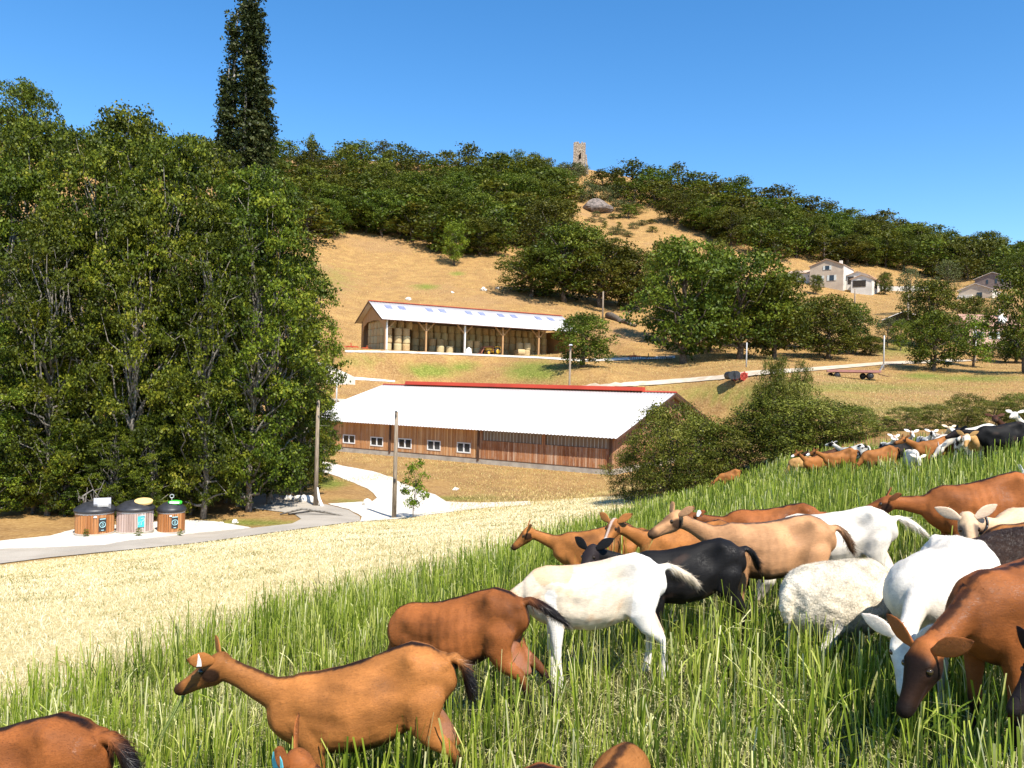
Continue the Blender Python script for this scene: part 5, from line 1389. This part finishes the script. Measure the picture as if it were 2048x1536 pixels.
            chk = np.exp(-(((hx - .035 - .25 * hzz) / .045) ** 2 + ((hzz + .020) / .042) ** 2)); paint(blk, isH * sm(.30, .62, chk + nz * .10) * .92)
            if muzzle == 'mask': paint(blk, isH * sm(-.055, -.03, hzz + nz * .01) * sm(.0, .05, hx + .3 * hzz + nz * .012) * .95)
            paint(blk, isH * sm(.02, .04, hzz) * sm(.0, .05, hx) * .55)
        paint((.27, .13, .085), isU * .7 * sm(-.6, .6, nz + .3))
    if coat == 'saddle':
        paint((.85, .8, .7), isH * .6 * sm(0, .5, nz)); paint((.85, .80, .70), (isF | isB) * sm(.5, .3, V[:, 2]) * .8)
    if coat == 'cream':
        paint((.62, .40, .22), (isN | isH) * .75); paint((.62, .42, .26), isT * sm(.25, .9, nz + .5 * np.exp(-((V[:, 0] - .05) / .16) ** 2 - ((V[:, 2] - .56) / .1) ** 2)) * .75)
        paint((.84, .80, .74), (isB | isF) * .8); paint((.6, .45, .33), sm(.05, .02, np.abs(sd)) * sm(.5, .8, up) * isT * .6); paint((.86, .83, .78), isT * sm(-.1, -.35, V[:, 0]) * .8)
        paint((.72, .5, .42), isU * .8)
        if muzzle == 'grey': paint((.16, .12, .09), isH * sm(.3, .7, np.exp(-((((V - poll) @ h) - .07) / .05) ** 2) + nz * .2) * sm(.012, .03, np.abs((V - poll) @ hs_)))
    if coat == 'white':
        paint((.80, .62, .42), isN * .35 * sm(0, .8, nz)); paint((.78, .62, .48), isH * sm(.15, .22, (V - poll) @ h) * .6); paint((.75, .5, .42), isU * .7)
    if coat == 'black':
        paint((.06, .035, .025), isT * sm(.3, .9, nz) * .5); paint((.03, .02, .02), isH * .5)
    if coat == 'pied':
        paint(blk, isT * sm(.0, .15, nz + .2 * np.sign(V[:, 0]))); paint(blk if seed % 2 else (.35, .16, .07), isH * sm(.015, .03, np.abs((V - poll) @ hs_)) * sm(.13, .10, (V - poll) @ h))
    if sheep:
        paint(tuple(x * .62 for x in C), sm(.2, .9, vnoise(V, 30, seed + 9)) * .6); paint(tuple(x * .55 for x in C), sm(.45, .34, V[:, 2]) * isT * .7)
        if coat == 'sheep': paint((.80, .74, .66), (isH | isF | isB) * .9)
    if muzzle == 'white': paint((.85, .82, .78), isH * sm(.13, .16, (V - poll) @ h)); 
    if muzzle == 'stripe': paint((.45, .34, .28), isH * sm(.016, .008, np.abs((V - poll) @ hs_) + nz2 * .003) * sm(.0, .02, (V - poll) @ hu)); paint((.78, .74, .7), isH * sm(.155, .18, (V - poll) @ h))
    paint((.03, .025, .02), (isF | isB) * sm(.04, .02, V[:, 2]))
    hx = (V - poll) @ h
    if coat != 'black':
        paint((.05, .03, .03), isH * np.exp(-(((hx - .150) / .045) ** 2 + ((((V - poll) @ hu) + .018 + .10 * (hx - .15)) / .0045) ** 2)) * .7)     # mouth line
        for sy in (1, -1): paint((.02, .015, .015), np.exp(-((V - (poll + h * .212 + hs_ * .012 * sy + hu * .006)) ** 2).sum(1) / .007 ** 2))
    # ears, grown straight out of the skull
    faces = np.empty(len(m2.polygons) * 4, np.int32)
    tot = np.empty(len(m2.polygons), np.int32); m2.polygons.foreach_get('loop_total', tot)
    eb = MB(); ec = []
    EB = {}
    for sy in (1, -1):
        base = poll + h * (-.012) + hs_ * (.043 * sy) + hu * .026
        ed = U(hs_ * sy * ((1.0 if not sheep else .9) - .35 * earf) - h * ((.55 if not sheep else .2) - 1.05 * earf) + hu * (.22 + earup + .35 * earf if not sheep else -.35) + np.array([0, 0, .12 * (1 if hp > -45 else .2)]))
        EB[sy] = (base, ed)
        wd = U(np.cross(ed, U(hu * .75 + h * .65))); th = np.cross(ed, wd)
        L_ = .150 if not sheep else .115; secs = []
        for t, w in ((-.12, .011), (.05, .017), (.22, .028), (.45, .035), (.65, .031), (.84, .019), (.97, .006), (1.0, .002)):
            secs.append((base + ed * L_ * t + hu * (-.012 * t * t), wd, th, w, .0075 * (1 - t * .6), .0015 + .004 * (1 - t)))
        add_loft(eb, secs, 12)
    EV = np.array(eb.v); ecol = np.tile(np.array(C), (len(EV), 1)).astype(float)
    if coat in ('chamois', 'redbrown', 'tan', 'dark'):
        ecol = ecol * 1.15
        ek = np.arange(len(EV)) % (8 * 12) // 12; ecol[ek >= 6] *= .35
    if coat == 'cream': ecol[:] = (.70, .52, .36)
    if coat == 'white': ecol[:] = (.84, .72, .60)
    if coat == 'pied': ecol[:] = (.8, .74, .68)
    import bmesh
    bm = bmesh.new(); bm.from_mesh(m2); bm.verts.ensure_lookup_table()
    for i, v_ in enumerate(bm.verts): v_.co = V[i]
    nv = [bm.verts.new(p) for p in eb.v]
    ef = []
    for f_ in eb.f:
        q = bm.faces.new([nv[i] for i in f_]); q.smooth = True; ef.append(q)
    bmesh.ops.recalc_face_normals(bm, faces=ef)
    bm.to_mesh(m2); bm.free()
    at_ = m2.attributes.new('coat', 'FLOAT_COLOR', 'POINT')
    cc = np.ones((n + len(EV), 4), np.float32); cc[:n, :3] = np.clip(col, 0, 1); cc[n:, :3] = np.clip(ecol, 0, 1)
    at_.data.foreach_set('color', cc.ravel())
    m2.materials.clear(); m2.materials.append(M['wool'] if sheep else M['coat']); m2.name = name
    q = at(px, d)
    o = link(name, m2, None, (q.x, q.y, q.z + dz)); o.scale = (s, s, s)
    cy_, sy_ = math.cos(rad(yaw)), math.sin(rad(yaw)); dl = .3
    gr_ = (tz(q.x + cy_ * dl, q.y + sy_ * dl) - tz(q.x - cy_ * dl, q.y - sy_ * dl)) / (2 * dl)
    fv = Vector((cy_, sy_, max(-.32, min(.32, gr_ * 1.05)))).normalized(); lv_ = Vector((-sy_, cy_, 0)); uv_ = fv.cross(lv_)
    o.rotation_euler = Matrix((fv, lv_, uv_)).transposed().to_euler()
    tag(o, lab, cat, group)
    if d < 8.2:
        tot = np.empty(len(m2.polygons), np.int32); m2.polygons.foreach_get('loop_total', tot)
        lst = np.empty(len(m2.polygons), np.int32); m2.polygons.foreach_get('loop_start', lst)
        ar = np.empty(len(m2.polygons), np.float32); m2.polygons.foreach_get('area', ar)
        lv = np.empty(len(m2.loops), np.int32); m2.loops.foreach_get('vertex_index', lv)
        NN = np.empty(len(m2.vertices) * 3, np.float32); m2.vertices.foreach_get('normal', NN); NN = NN.reshape(-1, 3)
        VV = np.empty(len(m2.vertices) * 3, np.float32); m2.vertices.foreach_get('co', VV); VV = VV.reshape(-1, 3)
        ok = (tot == 4); fi = np.where(ok)[0]; pr = ar[fi] / ar[fi].sum()
        ns = int((70000 if d < 4.6 else 34000) * (1.3 if sheep else 1))
        pk = fi[rg.choice(len(fi), ns, p=pr)]
        vi = lv[lst[pk][:, None] + np.arange(4)[None]]
        a_, b_ = rg.uniform(0, 1, (2, ns, 1)); W4 = [(1 - a_) * (1 - b_), a_ * (1 - b_), a_ * b_, (1 - a_) * b_]
        Pp = sum(VV[vi[:, q_]] * W4[q_] for q_ in range(4)); Np = sum(NN[vi[:, q_]] * W4[q_] for q_ in range(4)); Np /= np.linalg.norm(Np, axis=1)[:, None] + 1e-9
        Cp = sum(cc[vi[:, q_], :3] * W4[q_] for q_ in range(4))
        fl = np.tile(np.array([-1.0, 0, -.45]), (ns, 1)); lg = Pp[:, 2] < .42; fl[lg] = (-.25, 0, -1.0)
        hd = ((Pp - poll) @ h > -.05) & (np.linalg.norm(Pp - poll, axis=1) < .26); fl[hd] = -h
        fl = fl + rg.normal(size=(ns, 3)) * (.28 if not sheep else 1.2)
        fl -= Np * (fl * Np).sum(1)[:, None]; fl /= np.linalg.norm(fl, axis=1)[:, None] + 1e-9
        Ls = rg.uniform(.006, .015, (ns, 1)) * (1.25 if sheep else 1); Ls[hd] *= .5; Ls[lg] *= .7; Ls *= (1.3 if sheep else 1)
        tl_ = (np.abs(Pp[:, 1]) < .07) & (Pp[:, 0] < -.455) & (not sheep); Ls[tl_] *= 3.4; fl[tl_] += rg.normal(size=(int(tl_.sum()), 3)) * .35; fl[tl_, 2] -= .5; dm_ = (np.abs(Pp[:, 1]) < .02) & (Np[:, 2] > .8) & ~hd; Ls[dm_] *= 1.7
        wd_ = np.cross(fl, Np) * (.0006 * max(1, d / 3.6))
        tip = Pp + Ls * (fl * (.93 if not sheep else .6) + Np * rg.uniform(.10, .28, (ns, 1)) * (1 if not sheep else 1.7))
        FV = np.stack([Pp - wd_ - Np * .001, Pp + wd_ - Np * .001, tip], 1).reshape(-1, 3)
        FC = np.repeat(np.clip(Cp * rg.uniform(.72, 1.28, (ns, 1)), 0, 1), 3, 0)
        link('fur' if not sheep else 'fleece', np_mesh('fur', FV, np.arange(ns * 3).reshape(-1, 3), M['fur'], colors=FC), o)
    if d < 13:
        for sy in (1, -1): MB().ball(tuple(poll + h * .056 + hs_ * (.0485 * sy) + hu * .018), .0125, 10, 8).build('eye', M['eye'], o, True)
    if tag_:
        side = tag_[0]; e = EB[side][0] + EB[side][1] * .07
        
        tb = MB(); fwd = U(hs_ * side * .9 + h * .3 + hu * .3); f0 = U(np.cross(np.array([0, 0, 1.]), fwd))
        c0 = e + fwd * .016
        u_ = np.cross(f0, fwd); w1, w2, hh = .010, .021, .026
        vs = []
        for off in (0, .004):
            for a_, b_ in ((-w1, hh), (w1, hh), (w2, -hh * .1), (w2, -hh), (-w2, -hh), (-w2, -hh * .1)):
                vs.append(c0 + fwd * off + f0 * a_ - U(np.array([0, 0, -1.]) - fwd * np.dot(np.array([0, 0, -1.]), fwd)) * b_)
        tb.add(vs, [(0, 1, 2, 3, 4, 5), (11, 10, 9, 8, 7, 6)] + [(i, i + 6, (i + 1) % 6 + 6, (i + 1) % 6) for i in range(6)])
        t_ = tb.build('ear_tag', simple('ear_tag_' + tag_[1], {'white': (.78, .78, .74), 'yellow': (.85, .72, .12), 'blue': (.10, .42, .50)}[tag_[1]], None, 3, .4), o)
        tag(t_, tag_[1] + ' plastic ear tag')
    if collar:
        c_ = comps['neck'][3]; cm_ = MB()
        cm_.tube([tuple(c_[0] + c_[1] * math.cos(g) * (c_[3] + .006) + c_[2] * math.sin(g) * (c_[4] + .008)) for g in np.linspace(0, 6.283, 25)], .007, 5)
        cm_.build('collar', M['black'], o, True)
    return o, poll, h, hs_, hu
HG = 'goats of the grazing herd'
g1 = animal('goat', 'chamois brown goat with head raised sideways, white ear tag, grass hanging from its mouth', 'goat', 782, 3.5, 183, 'chamois', .95, 33, -20, 0, -4, .0075, 1, 0, (1, 'white'), HG, earf=.75, legs=(.0, .10, -.02, .06))
# (side -1 is the animal's right; the tag sits in the ear that faces the viewer)
animal('goat', 'reddish brown goat seen from behind its flank, head buried behind the tagged goat', 'goat', 955, 4.3, 163, 'redbrown', .94, -48, -62, 0, 0, .0085, 2, 40, None, HG, legs=(0, .05, -.02, -.14))
animal('goat', 'cream goat with tan shoulder patches bending behind the reddish goat rump', 'goat', 1208, 4.75, 182, 'cream', 1.0, -18, -40, 0, 0, .009, 3, 45, None, HG, legs=(0, .03, -.02, .06))
animal('goat', 'black goat looking at the viewer over the cream goat back', 'goat', 1392, 5.25, 184, 'black', .93, 20, -35, 4, 42, .0095, 4, 15, None, HG)
g5 = animal('goat', 'large tan goat with dark spine standing behind the black goat, chewing a leaf', 'goat', 1556, 5.55, 181, 'tan', 1.02, 22, -24, 3, 12, .0095, 5, 15, None, HG, udder=False)
animal('goat', 'light brown young goat with its head stretched farthest toward the straw field', 'goat', 1213, 7.2, 181, 'chamois', .92, 22, -36, 0, 0, .011, 6, 20, None, HG)
animal('goat', 'brown goat with pale striped face turned to the viewer, above the black goat head', 'goat', 1395, 6.35, 183, 'chamois', .93, 24, -36, 2, 45, .011, 7, 0, None, HG, muzzle='stripe')
animal('goat', 'dark reddish goat with a white ear behind the large tan goat', 'goat', 1556, 6.7, 180, 'redbrown', 1.0, 6, -16, 0, 6, .011, 8, -20, (1, 'white'), HG)
animal('goat', 'white goat with drooping tail right behind the tan goat rump', 'goat', 1690, 6.05, 166, 'white', 1.0, -50, -62, 0, 0, .010, 9, 45, None, HG, legs=(0, 0, 0, -.05))
animal('goat', 'dark maned brown goat with its neck stretched over the white goat tail', 'goat', 1992, 6.1, 177, 'redbrown', 1.04, 4, -14, 0, -10, .010, 10, 0, None, HG)
animal('goat', 'cream goat with grey marked face and dark collar, behind the big white goat', 'goat', 2110, 5.15, 196, 'cream', 1.0, 12, -60, 6, 50, .010, 11, 0, None, HG, muzzle='grey', collar=True)
animal('goat', 'brown goat at the picture edge, its flank showing behind the dark woolly sheep', 'goat', 2120, 4.75, 185, 'chamois', .98, -30, -50, 0, 0, .011, 12, 0, None, HG)
SG = 'sheep grazing among the goats'
animal('sheep', 'dark brown woolly sheep between the big white goat and the picture edge', 'sheep', 2008, 4.55, 200, 'darkwool', .98, -35, -60, 0, 0, .009, 13, 0, None, SG, sheep=True)
animal('sheep', 'greyish white woolly sheep grazing beside the big white goat', 'sheep', 1682, 4.75, 26, 'sheep', .96, -55, -65, -10, 0, .008, 14, 0, None, SG, sheep=True, dz=-.10, legs=(0, .16, 0, .05))
animal('goat', 'big white goat grazing toward the viewer with both pale ears spread wide', 'goat', 1880, 4.15, 226, 'white', 1.06, -22, -62, 6, 10, .0085, 15, 0, None, HG, earup=-.1, fat=1.6)
animal('goat', 'reddish brown goat with a black face grazing in the corner beside the big white goat', 'goat', 2088, 3.45, 203, 'redbrown', 1.10, -10, -52, 8, -6, .0075, 16, 0, None, HG, muzzle='mask', fat=1.12)
animal('goat', 'black goat of which only the muzzle side of the head enters at the picture edge', 'goat', 2432, 2.95, 186, 'black', .95, -12, -45, 0, 0, .010, 17, 0, None, HG)
animal('goat', 'reddish brown goat at the bottom corner showing only its dark striped back and tail', 'goat', 22, 2.9, 182, 'redbrown', 1.0, -30, -50, 0, 0, .0075, 18, 15, None, HG)
animal('goat', 'goat at the very corner showing one ear with a yellow tag', 'goat', 235, 2.05, 185, 'chamois', .88, 62, -20, 0, 0, .010, 19, 0, (1, 'yellow'), HG, udder=False)
animal('goat', 'goat showing only two ears and a blue ear tag at the bottom edge', 'goat', 1025, 2.25, 180, 'redbrown', .82, 46, -38, 0, 0, .0085, 20, 0, (1, 'blue'), HG, earup=.5)
animal('goat', 'brown goat at the bottom edge of which only the curved back shows', 'goat', 1195, 2.32, 60, 'chamois', .75, -45, -60, 0, 0, .009, 21, 0, None, HG)
FG = 'far goats of the herd below the hedge'
far = [(1467, 27.5, 184, 'chamois', .95, -15, -40, 0, 0, None, 'lone brown goat at the hedge foot, farthest down the field'),
 (1641, 21, 196, 'chamois', .95, 42, -12, 0, 0, 'white', 'brown goat with raised head and white muzzle, first of the two at the hedge'),
 (1612, 23, 182, 'saddle', .9, -40, -55, 0, 0, None, 'tan goat half hidden in the hedge behind the white muzzled goat'),
 (1690, 20, 183, 'chamois', 1.0, 30, -12, 0, 0, 'white', 'brown goat with raised head and white muzzle, second of the two at the hedge'),
 (1672, 22, 170, 'dark', .95, 20, -10, 0, 0, None, 'dark goat whose head shows between the two white muzzled goats'),
 (1716, 21.5, 130, 'pied', .95, 38, 0, 0, 0, None, 'black and white goat standing upright in front of the hedge'),
 (1768, 17.6, 184, 'chamois', .97, -30, -50, 0, 0, None, 'brown goat grazing below the row of white faces'),
 (1805, 18.2, 180, 'black', 1.0, -10, -30, 0, 0, None, 'black goat behind the grazing brown goat, below the white faces'),
 (1774, 20.3, 262, 'pied', .95, 30, -25, 0, 10, None, 'first white faced goat from the hedge gap, looking at the viewer'),
 (1789, 19.8, 250, 'pied', .9, 24, -25, 0, 10, None, 'dark eyed goat face beside the first white face'),
 (1812, 19.6, 255, 'pied', 1.0, 33, -25, 0, 0, None, 'white goat with brown cheeks in the middle of the face row'),
 (1848, 19.8, 260, 'pied', .95, 26, -25, 0, 0, None, 'white and grey faced goat behind the dark headed brown goat'),
 (1880, 19.4, 262, 'cream', .98, 30, -25, 0, 0, None, 'cream faced goat with ears spread, last of the face row'),
 (1908, 18.2, 200, 'white', 1.0, 0, -20, 0, 0, None, 'white goat with tan back behind the dark headed brown goat'),
 (1823, 15.6, 255, 'white', .85, -10, -45, 0, 0, None, 'small white goat with lowered face in front of the black goat'),
 (1884, 16, 182, 'chamois', 1.0, 30, -12, 0, 0, None, 'brown goat with dark raised head in the middle of the far group'),
 (1925, 15.3, 235, 'pied', 1.0, 16, -30, 0, 0, None, 'white goat with a dark face above the orange tan goat'),
 (1962, 14.3, 222, 'saddle', 1.05, 2, -42, 0, 10, None, 'orange tan goat with white nose facing the viewer'),
 (2014, 14.0, 178, 'black', 1.12, 6, -20, 0, 0, None, 'large black goat with shiny back behind the orange tan goat'),
 (1962, 15.8, 181, 'white', 1.12, -20, -40, 0, 0, None, 'long white goat back behind the large black goat'),
 (2040, 16.2, 200, 'dark', 1.08, 34, -10, 0, 40, None, 'dark brown goat head with raised ears above the black goat'),
 (2078, 15.6, 200, 'white', 1.08, 38, -10, 0, 20, None, 'white goat head at the picture edge above the black goat')]
for i, (px, d, yaw, coat, s, na, hp, ny, hy, mz, lab) in enumerate(far):
    animal('goat', lab, 'goat', px, d, yaw, coat, s, na, hp, ny, hy, .016, 40 + i, 0, None, FG, muzzle=mz)
animal('goat', 'white and grey goat cut by the picture edge between far group and dark maned goat', 'goat', 2160, 9.2, 182, 'pied', .98, -30, -50, 0, 0, .014, 70, 0, None, HG)
# leaves held in mouths
def mouthful(g, lab, n, seed, ln):
    o, poll, h, hs_, hu = g; rg = np.random.default_rng(seed); mb = MB()
    Mw = Matrix.LocRotScale(o.location, o.rotation_euler, o.scale)
    for i in range(n):
        p = Vector(poll + h * .195 - hu * .024 + hs_ * rg.uniform(-.012, .012)); d = Vector(h * .95 - hu * .6 + hs_ * rg.uniform(-.35, .35)).normalized()
        p = Mw @ p; dw = (Mw.to_3x3() @ d).normalized(); L = ln * rg.uniform(.6, 1.1); sd = Vector(rg.normal(size=3)) * .1
        pts = [p + dw * L * t + Vector((-.06, 0, -.10)) * L * t * t * 4 + sd * L * t for t in np.linspace(0, 1, 6)]
        w = Vector((.0026, .001, .001)); b = len(mb.v)
        for k, q in enumerate(pts):
            ww = w * (1.0 - k / 6.5) * 1.2
            mb.v += [tuple(q - ww), tuple(q + ww), tuple(q + Vector((0, -.0012, .0006)))]
        for k in range(5):
            mb.f += [(b + k * 3, b + k * 3 + 2, b + k * 3 + 5, b + k * 3 + 3), (b + k * 3 + 2, b + k * 3 + 1, b + k * 3 + 4, b + k * 3 + 5), (b + k * 3 + 1, b + k * 3, b + k * 3 + 3, b + k * 3 + 4)]
    m_ = mb.build('grass_mouthful', simple('chewed_grass', (.16, .22, .05), (.30, .36, .10), 30, .6), None); tag(m_, lab, 'grass bunch')
mouthful(g1, 'thin green grass blades hanging from the tagged goat mouth', 16, 1, .20)
mouthful(g5, 'short green leaf stuck in the mouth of the large tan goat', 5, 2, .10)
# ------------------------------------------------------------------ oat crop, undergrowth and stubble
def blades(X, Y, Z, h, w, lean, bendk, ang, tint, nseg=3, topw=.15, rg=None):
    n = len(X); t = np.linspace(0, 1, nseg + 1)
    fx, fy = np.cos(ang), np.sin(ang)              # width direction
    la = rg.uniform(0, 2 * np.pi, n); lx, ly = np.cos(la), np.sin(la)
    V = np.empty((n, nseg + 1, 2, 3), np.float32)
    for i, tt in enumerate(t):
        off = lean * h * tt + bendk * h * tt * tt
        cz_ = Z + h * tt - bendk * h * .55 * tt ** 3 - np.abs(lean) * h * .15 * tt
        cx = X + lx * off; cy = Y + ly * off
        prof = (.55 + .45 * math.sin(math.pi * min(tt * 1.1 + .12, 1))) * (1 - tt) + topw * tt if np.isscalar(topw) else (.6 + .4 * math.sin(math.pi * min(tt * 1.1 + .1, 1))) * (1 - tt) + topw * tt
        ww = w * prof * .5
        V[:, i, 0] = np.stack([cx - fx * ww, cy - fy * ww, cz_], -1); V[:, i, 1] = np.stack([cx + fx * ww, cy + fy * ww, cz_], -1)
    V = V.reshape(-1, 3)
    k = (nseg + 1) * 2; b = (np.arange(n) * k)[:, None]
    F = np.concatenate([b + np.array([[2 * i, 2 * i + 1, 2 * i + 3, 2 * i + 2]]) for i in range(nseg)], 1).reshape(-1, 4)
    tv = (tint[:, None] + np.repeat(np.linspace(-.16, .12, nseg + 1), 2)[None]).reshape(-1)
    return V, F, np.clip(tv, 0, 1)
def scatter_pts(n, d0, d1, ex, rg, u0=-1120, u1=1120):
    q = rg.uniform(0, 1, n); e = 1 + ex
    d = (d0 ** e + (d1 ** e - d0 ** e) * q) ** (1 / e)
    u = rg.uniform(u0, u1, n); return u * d / FPX, d
def edge_test(X, Y, Z, L, jit, rg):
    a, b = to_px(X, Y, Z); return b > yline(L, a) + rg.normal(size=len(X)) * jit, a, b
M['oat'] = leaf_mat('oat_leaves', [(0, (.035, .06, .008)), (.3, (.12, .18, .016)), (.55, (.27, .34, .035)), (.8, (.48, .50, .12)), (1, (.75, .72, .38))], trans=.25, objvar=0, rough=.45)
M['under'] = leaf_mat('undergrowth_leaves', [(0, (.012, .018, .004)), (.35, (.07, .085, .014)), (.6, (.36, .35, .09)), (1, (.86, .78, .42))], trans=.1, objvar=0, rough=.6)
M['stub'] = leaf_mat('stubble_straw', [(0, (.08, .10, .015)), (.22, (.30, .26, .08)), (.5, (.64, .53, .30)), (1, (.88, .80, .58))], trans=.15, objvar=0, rough=.7)
rg = np.random.default_rng(123)
def nz2d(X, Y, f, s): 
    P_ = np.stack([X, Y, np.zeros_like(X)], -1); return vnoise(P_, f, s)
def crop(n, d0, d1, ex, hr, wr, kind, seed):
    rg = np.random.default_rng(seed)
    X, Y = scatter_pts(n, d0, d1, ex, rg)
    if kind == 'tall':          # plants: several leaves share a foot
        k = 4; X = np.repeat(X, k) + rg.normal(size=n * k) * .018; Y = np.repeat(Y, k) + rg.normal(size=n * k) * .018
    Z = TZ(X, Y)
    ok, a, b = edge_test(X, Y, Z, GREEN_TOP, 9, rg)
    ok &= (Y < 36) & (a > -120) & (a < 2170)
    if kind == 'tall':
        dens = .5 + .5 * nz2d(X, Y, 2.2, 5)
        ok &= rg.uniform(0, 1, len(X)) < np.clip(.12 + dens * .75 + (Y > 7) * .55, .1, 1)
    X, Y, Z = X[ok], Y[ok], Z[ok]; m = len(X)
    far = np.clip(Y / 9.0, 1, 3.2)
    h = rg.uniform(*hr, m) * (1 + .22 * nz2d(X, Y, 3, 9)); w = rg.uniform(*wr, m) * far
    # trodden and grazed shorter round the near animals
    sh = ss(5.5, 8.5, Y) * .30 + .85; h *= sh
    ang = rg.uniform(0, np.pi, m)
    if kind == 'tall':
        lean = rg.normal(size=m) * .11; bend = np.abs(rg.normal(size=m)) * .10; long_ = rg.uniform(0, 1, m) < .20; bend[long_] += rg.uniform(.3, .8, int(long_.sum()))
        tint = np.clip(rg.beta(1.35, 1.5, m) * .95 + .02 + .10 * nz2d(X, Y, 2.4, 4) - .06 * (Y > 7), 0, 1); tw = np.where(rg.uniform(0, 1, m) < .5, .62, .08)
        return blades(X, Y, Z - .01, h, w, lean, bend, ang, tint, 4, tw, rg)
    lean = rg.normal(size=m) * .6; bend = rg.uniform(0, 1.3, m)
    tint = np.clip(rg.beta(.8, .8, m) * .95 + .08 * nz2d(X, Y, 1.5, 3), 0, 1)
    return blades(X, Y, Z - .01, h, w, lean, bend, ang, tint, 3, .2, rg)
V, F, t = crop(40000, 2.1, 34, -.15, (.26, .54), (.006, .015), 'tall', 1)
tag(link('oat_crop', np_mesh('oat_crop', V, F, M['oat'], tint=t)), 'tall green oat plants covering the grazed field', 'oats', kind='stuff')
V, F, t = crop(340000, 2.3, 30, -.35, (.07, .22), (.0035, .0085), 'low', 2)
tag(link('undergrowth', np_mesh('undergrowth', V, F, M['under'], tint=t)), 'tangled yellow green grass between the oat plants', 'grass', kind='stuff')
# stubble
rg = np.random.default_rng(9)
X, Y = scatter_pts(300000, 4.5, 46, .35, rg); Z = TZ(X, Y)
a, b = to_px(X, Y, Z)
ok = (b > yline(FIELD_TOP, a) + 1) & (b < yline(GREEN_TOP, a) + 30 + rg.normal(size=len(X)) * 8) & (a > -60) & (a < 1480)
X, Y, Z = X[ok], Y[ok], Z[ok]; m_ = len(X); far = np.clip(Y / 9, 1, 5)
gp = nz2d(X, Y, 1.4, 12) + .9 * nz2d(X, Y, 4.5, 13)
tint = np.where(rg.uniform(0, 1, m_) < np.clip(.10 + .30 * gp, 0.02, .6), rg.uniform(0, .2, m_), rg.uniform(.4, 1, m_))
V, F, t = blades(X, Y, Z - .005, rg.uniform(.03, .10, m_), rg.uniform(.004, .009, m_) * far, rg.normal(size=m_) * .7, rg.uniform(0, .6, m_), rg.uniform(0, np.pi, m_), tint, 2, .4, rg)
tag(link('stubble', np_mesh('stubble', V, F, M['stub'], tint=t)), 'short pale straw stubble with a few green tufts', 'stubble', kind='stuff')
# dry grass on the banks, the yard and the far hill field edges, sparse
X, Y = scatter_pts(200000, 42, 150, -.2, rg); X2, Y2 = scatter_pts(90000, 150, 340, -.2, rg, -420, 1100); X = np.r_[X, X2]; Y = np.r_[Y, Y2]; Z = TZ(X, Y)
a, b = to_px(X, Y, Z)
ok = (a > 600) & (a < 2080) & (Z > -8) & ((b < 1000) | (a > 900)) & ~((a > 600) & (a < 900) & (b > 905) & (Y < 62))
lx = (X - BC[0]) * math.cos(-BTH) + (Y - BC[1]) * math.sin(-BTH); ly = -(X - BC[0]) * math.sin(-BTH) + (Y - BC[1]) * math.cos(-BTH)
ok &= ~((lx > -BL - .5) & (lx < .5) & (ly > -.3) & (ly < BW + .5))
lx = (X - SCN[0]) * math.cos(STH) + (Y - SCN[1]) * math.sin(STH); ly = -(X - SCN[0]) * math.sin(STH) + (Y - SCN[1]) * math.cos(STH)
ok &= ~((lx > -6) & (lx < SL + 8) & (ly > -2.2) & (ly < SW + 1))
trk = np.array([(1150, 776), (1300, 767), (1440, 756), (1500, 748), (1620, 739), (1760, 728), (1900, 722)])
ok &= ~((np.abs(b - np.interp(a, trk[:, 0], trk[:, 1])) < 7) & (a > 1150))
X, Y, Z, a, b = X[ok], Y[ok], Z[ok], a[ok], b[ok]; m_ = len(X)
g = np.zeros(m_)
for cx, cy, rx, ry, d0, d1, s in GREEN: g = np.maximum(g, s * np.exp(-(((a - cx) / rx) ** 2 + ((b - cy) / ry) ** 2)) * (Y > d0) * (Y < d1))
tint = np.where(rg.uniform(0, 1, m_) < g * .9 + .04, rg.uniform(0, .3, m_), rg.uniform(.25, .8, m_))
M['drytuft'] = leaf_mat('dry_grass', [(0, (.07, .11, .015)), (.3, (.33, .27, .08)), (.6, (.64, .47, .19)), (1, (.84, .66, .35))], trans=.15, objvar=0, rough=.8)
V, F, t = blades(X, Y, Z - .01, rg.uniform(.05, .22, m_) * np.clip(Y / 130, 1, 2.2), rg.uniform(.02, .05, m_) * np.clip(Y / 70, 1, 5), rg.normal(size=m_) * .6, rg.uniform(0, .6, m_), rg.uniform(0, np.pi, m_), tint, 2, .3, rg)
tag(link('dry_grass', np_mesh('dry_grass', V, F, M['drytuft'], tint=t)), 'short dry grass tufts on the yard, the banks and the meadow', 'grass', kind='stuff')
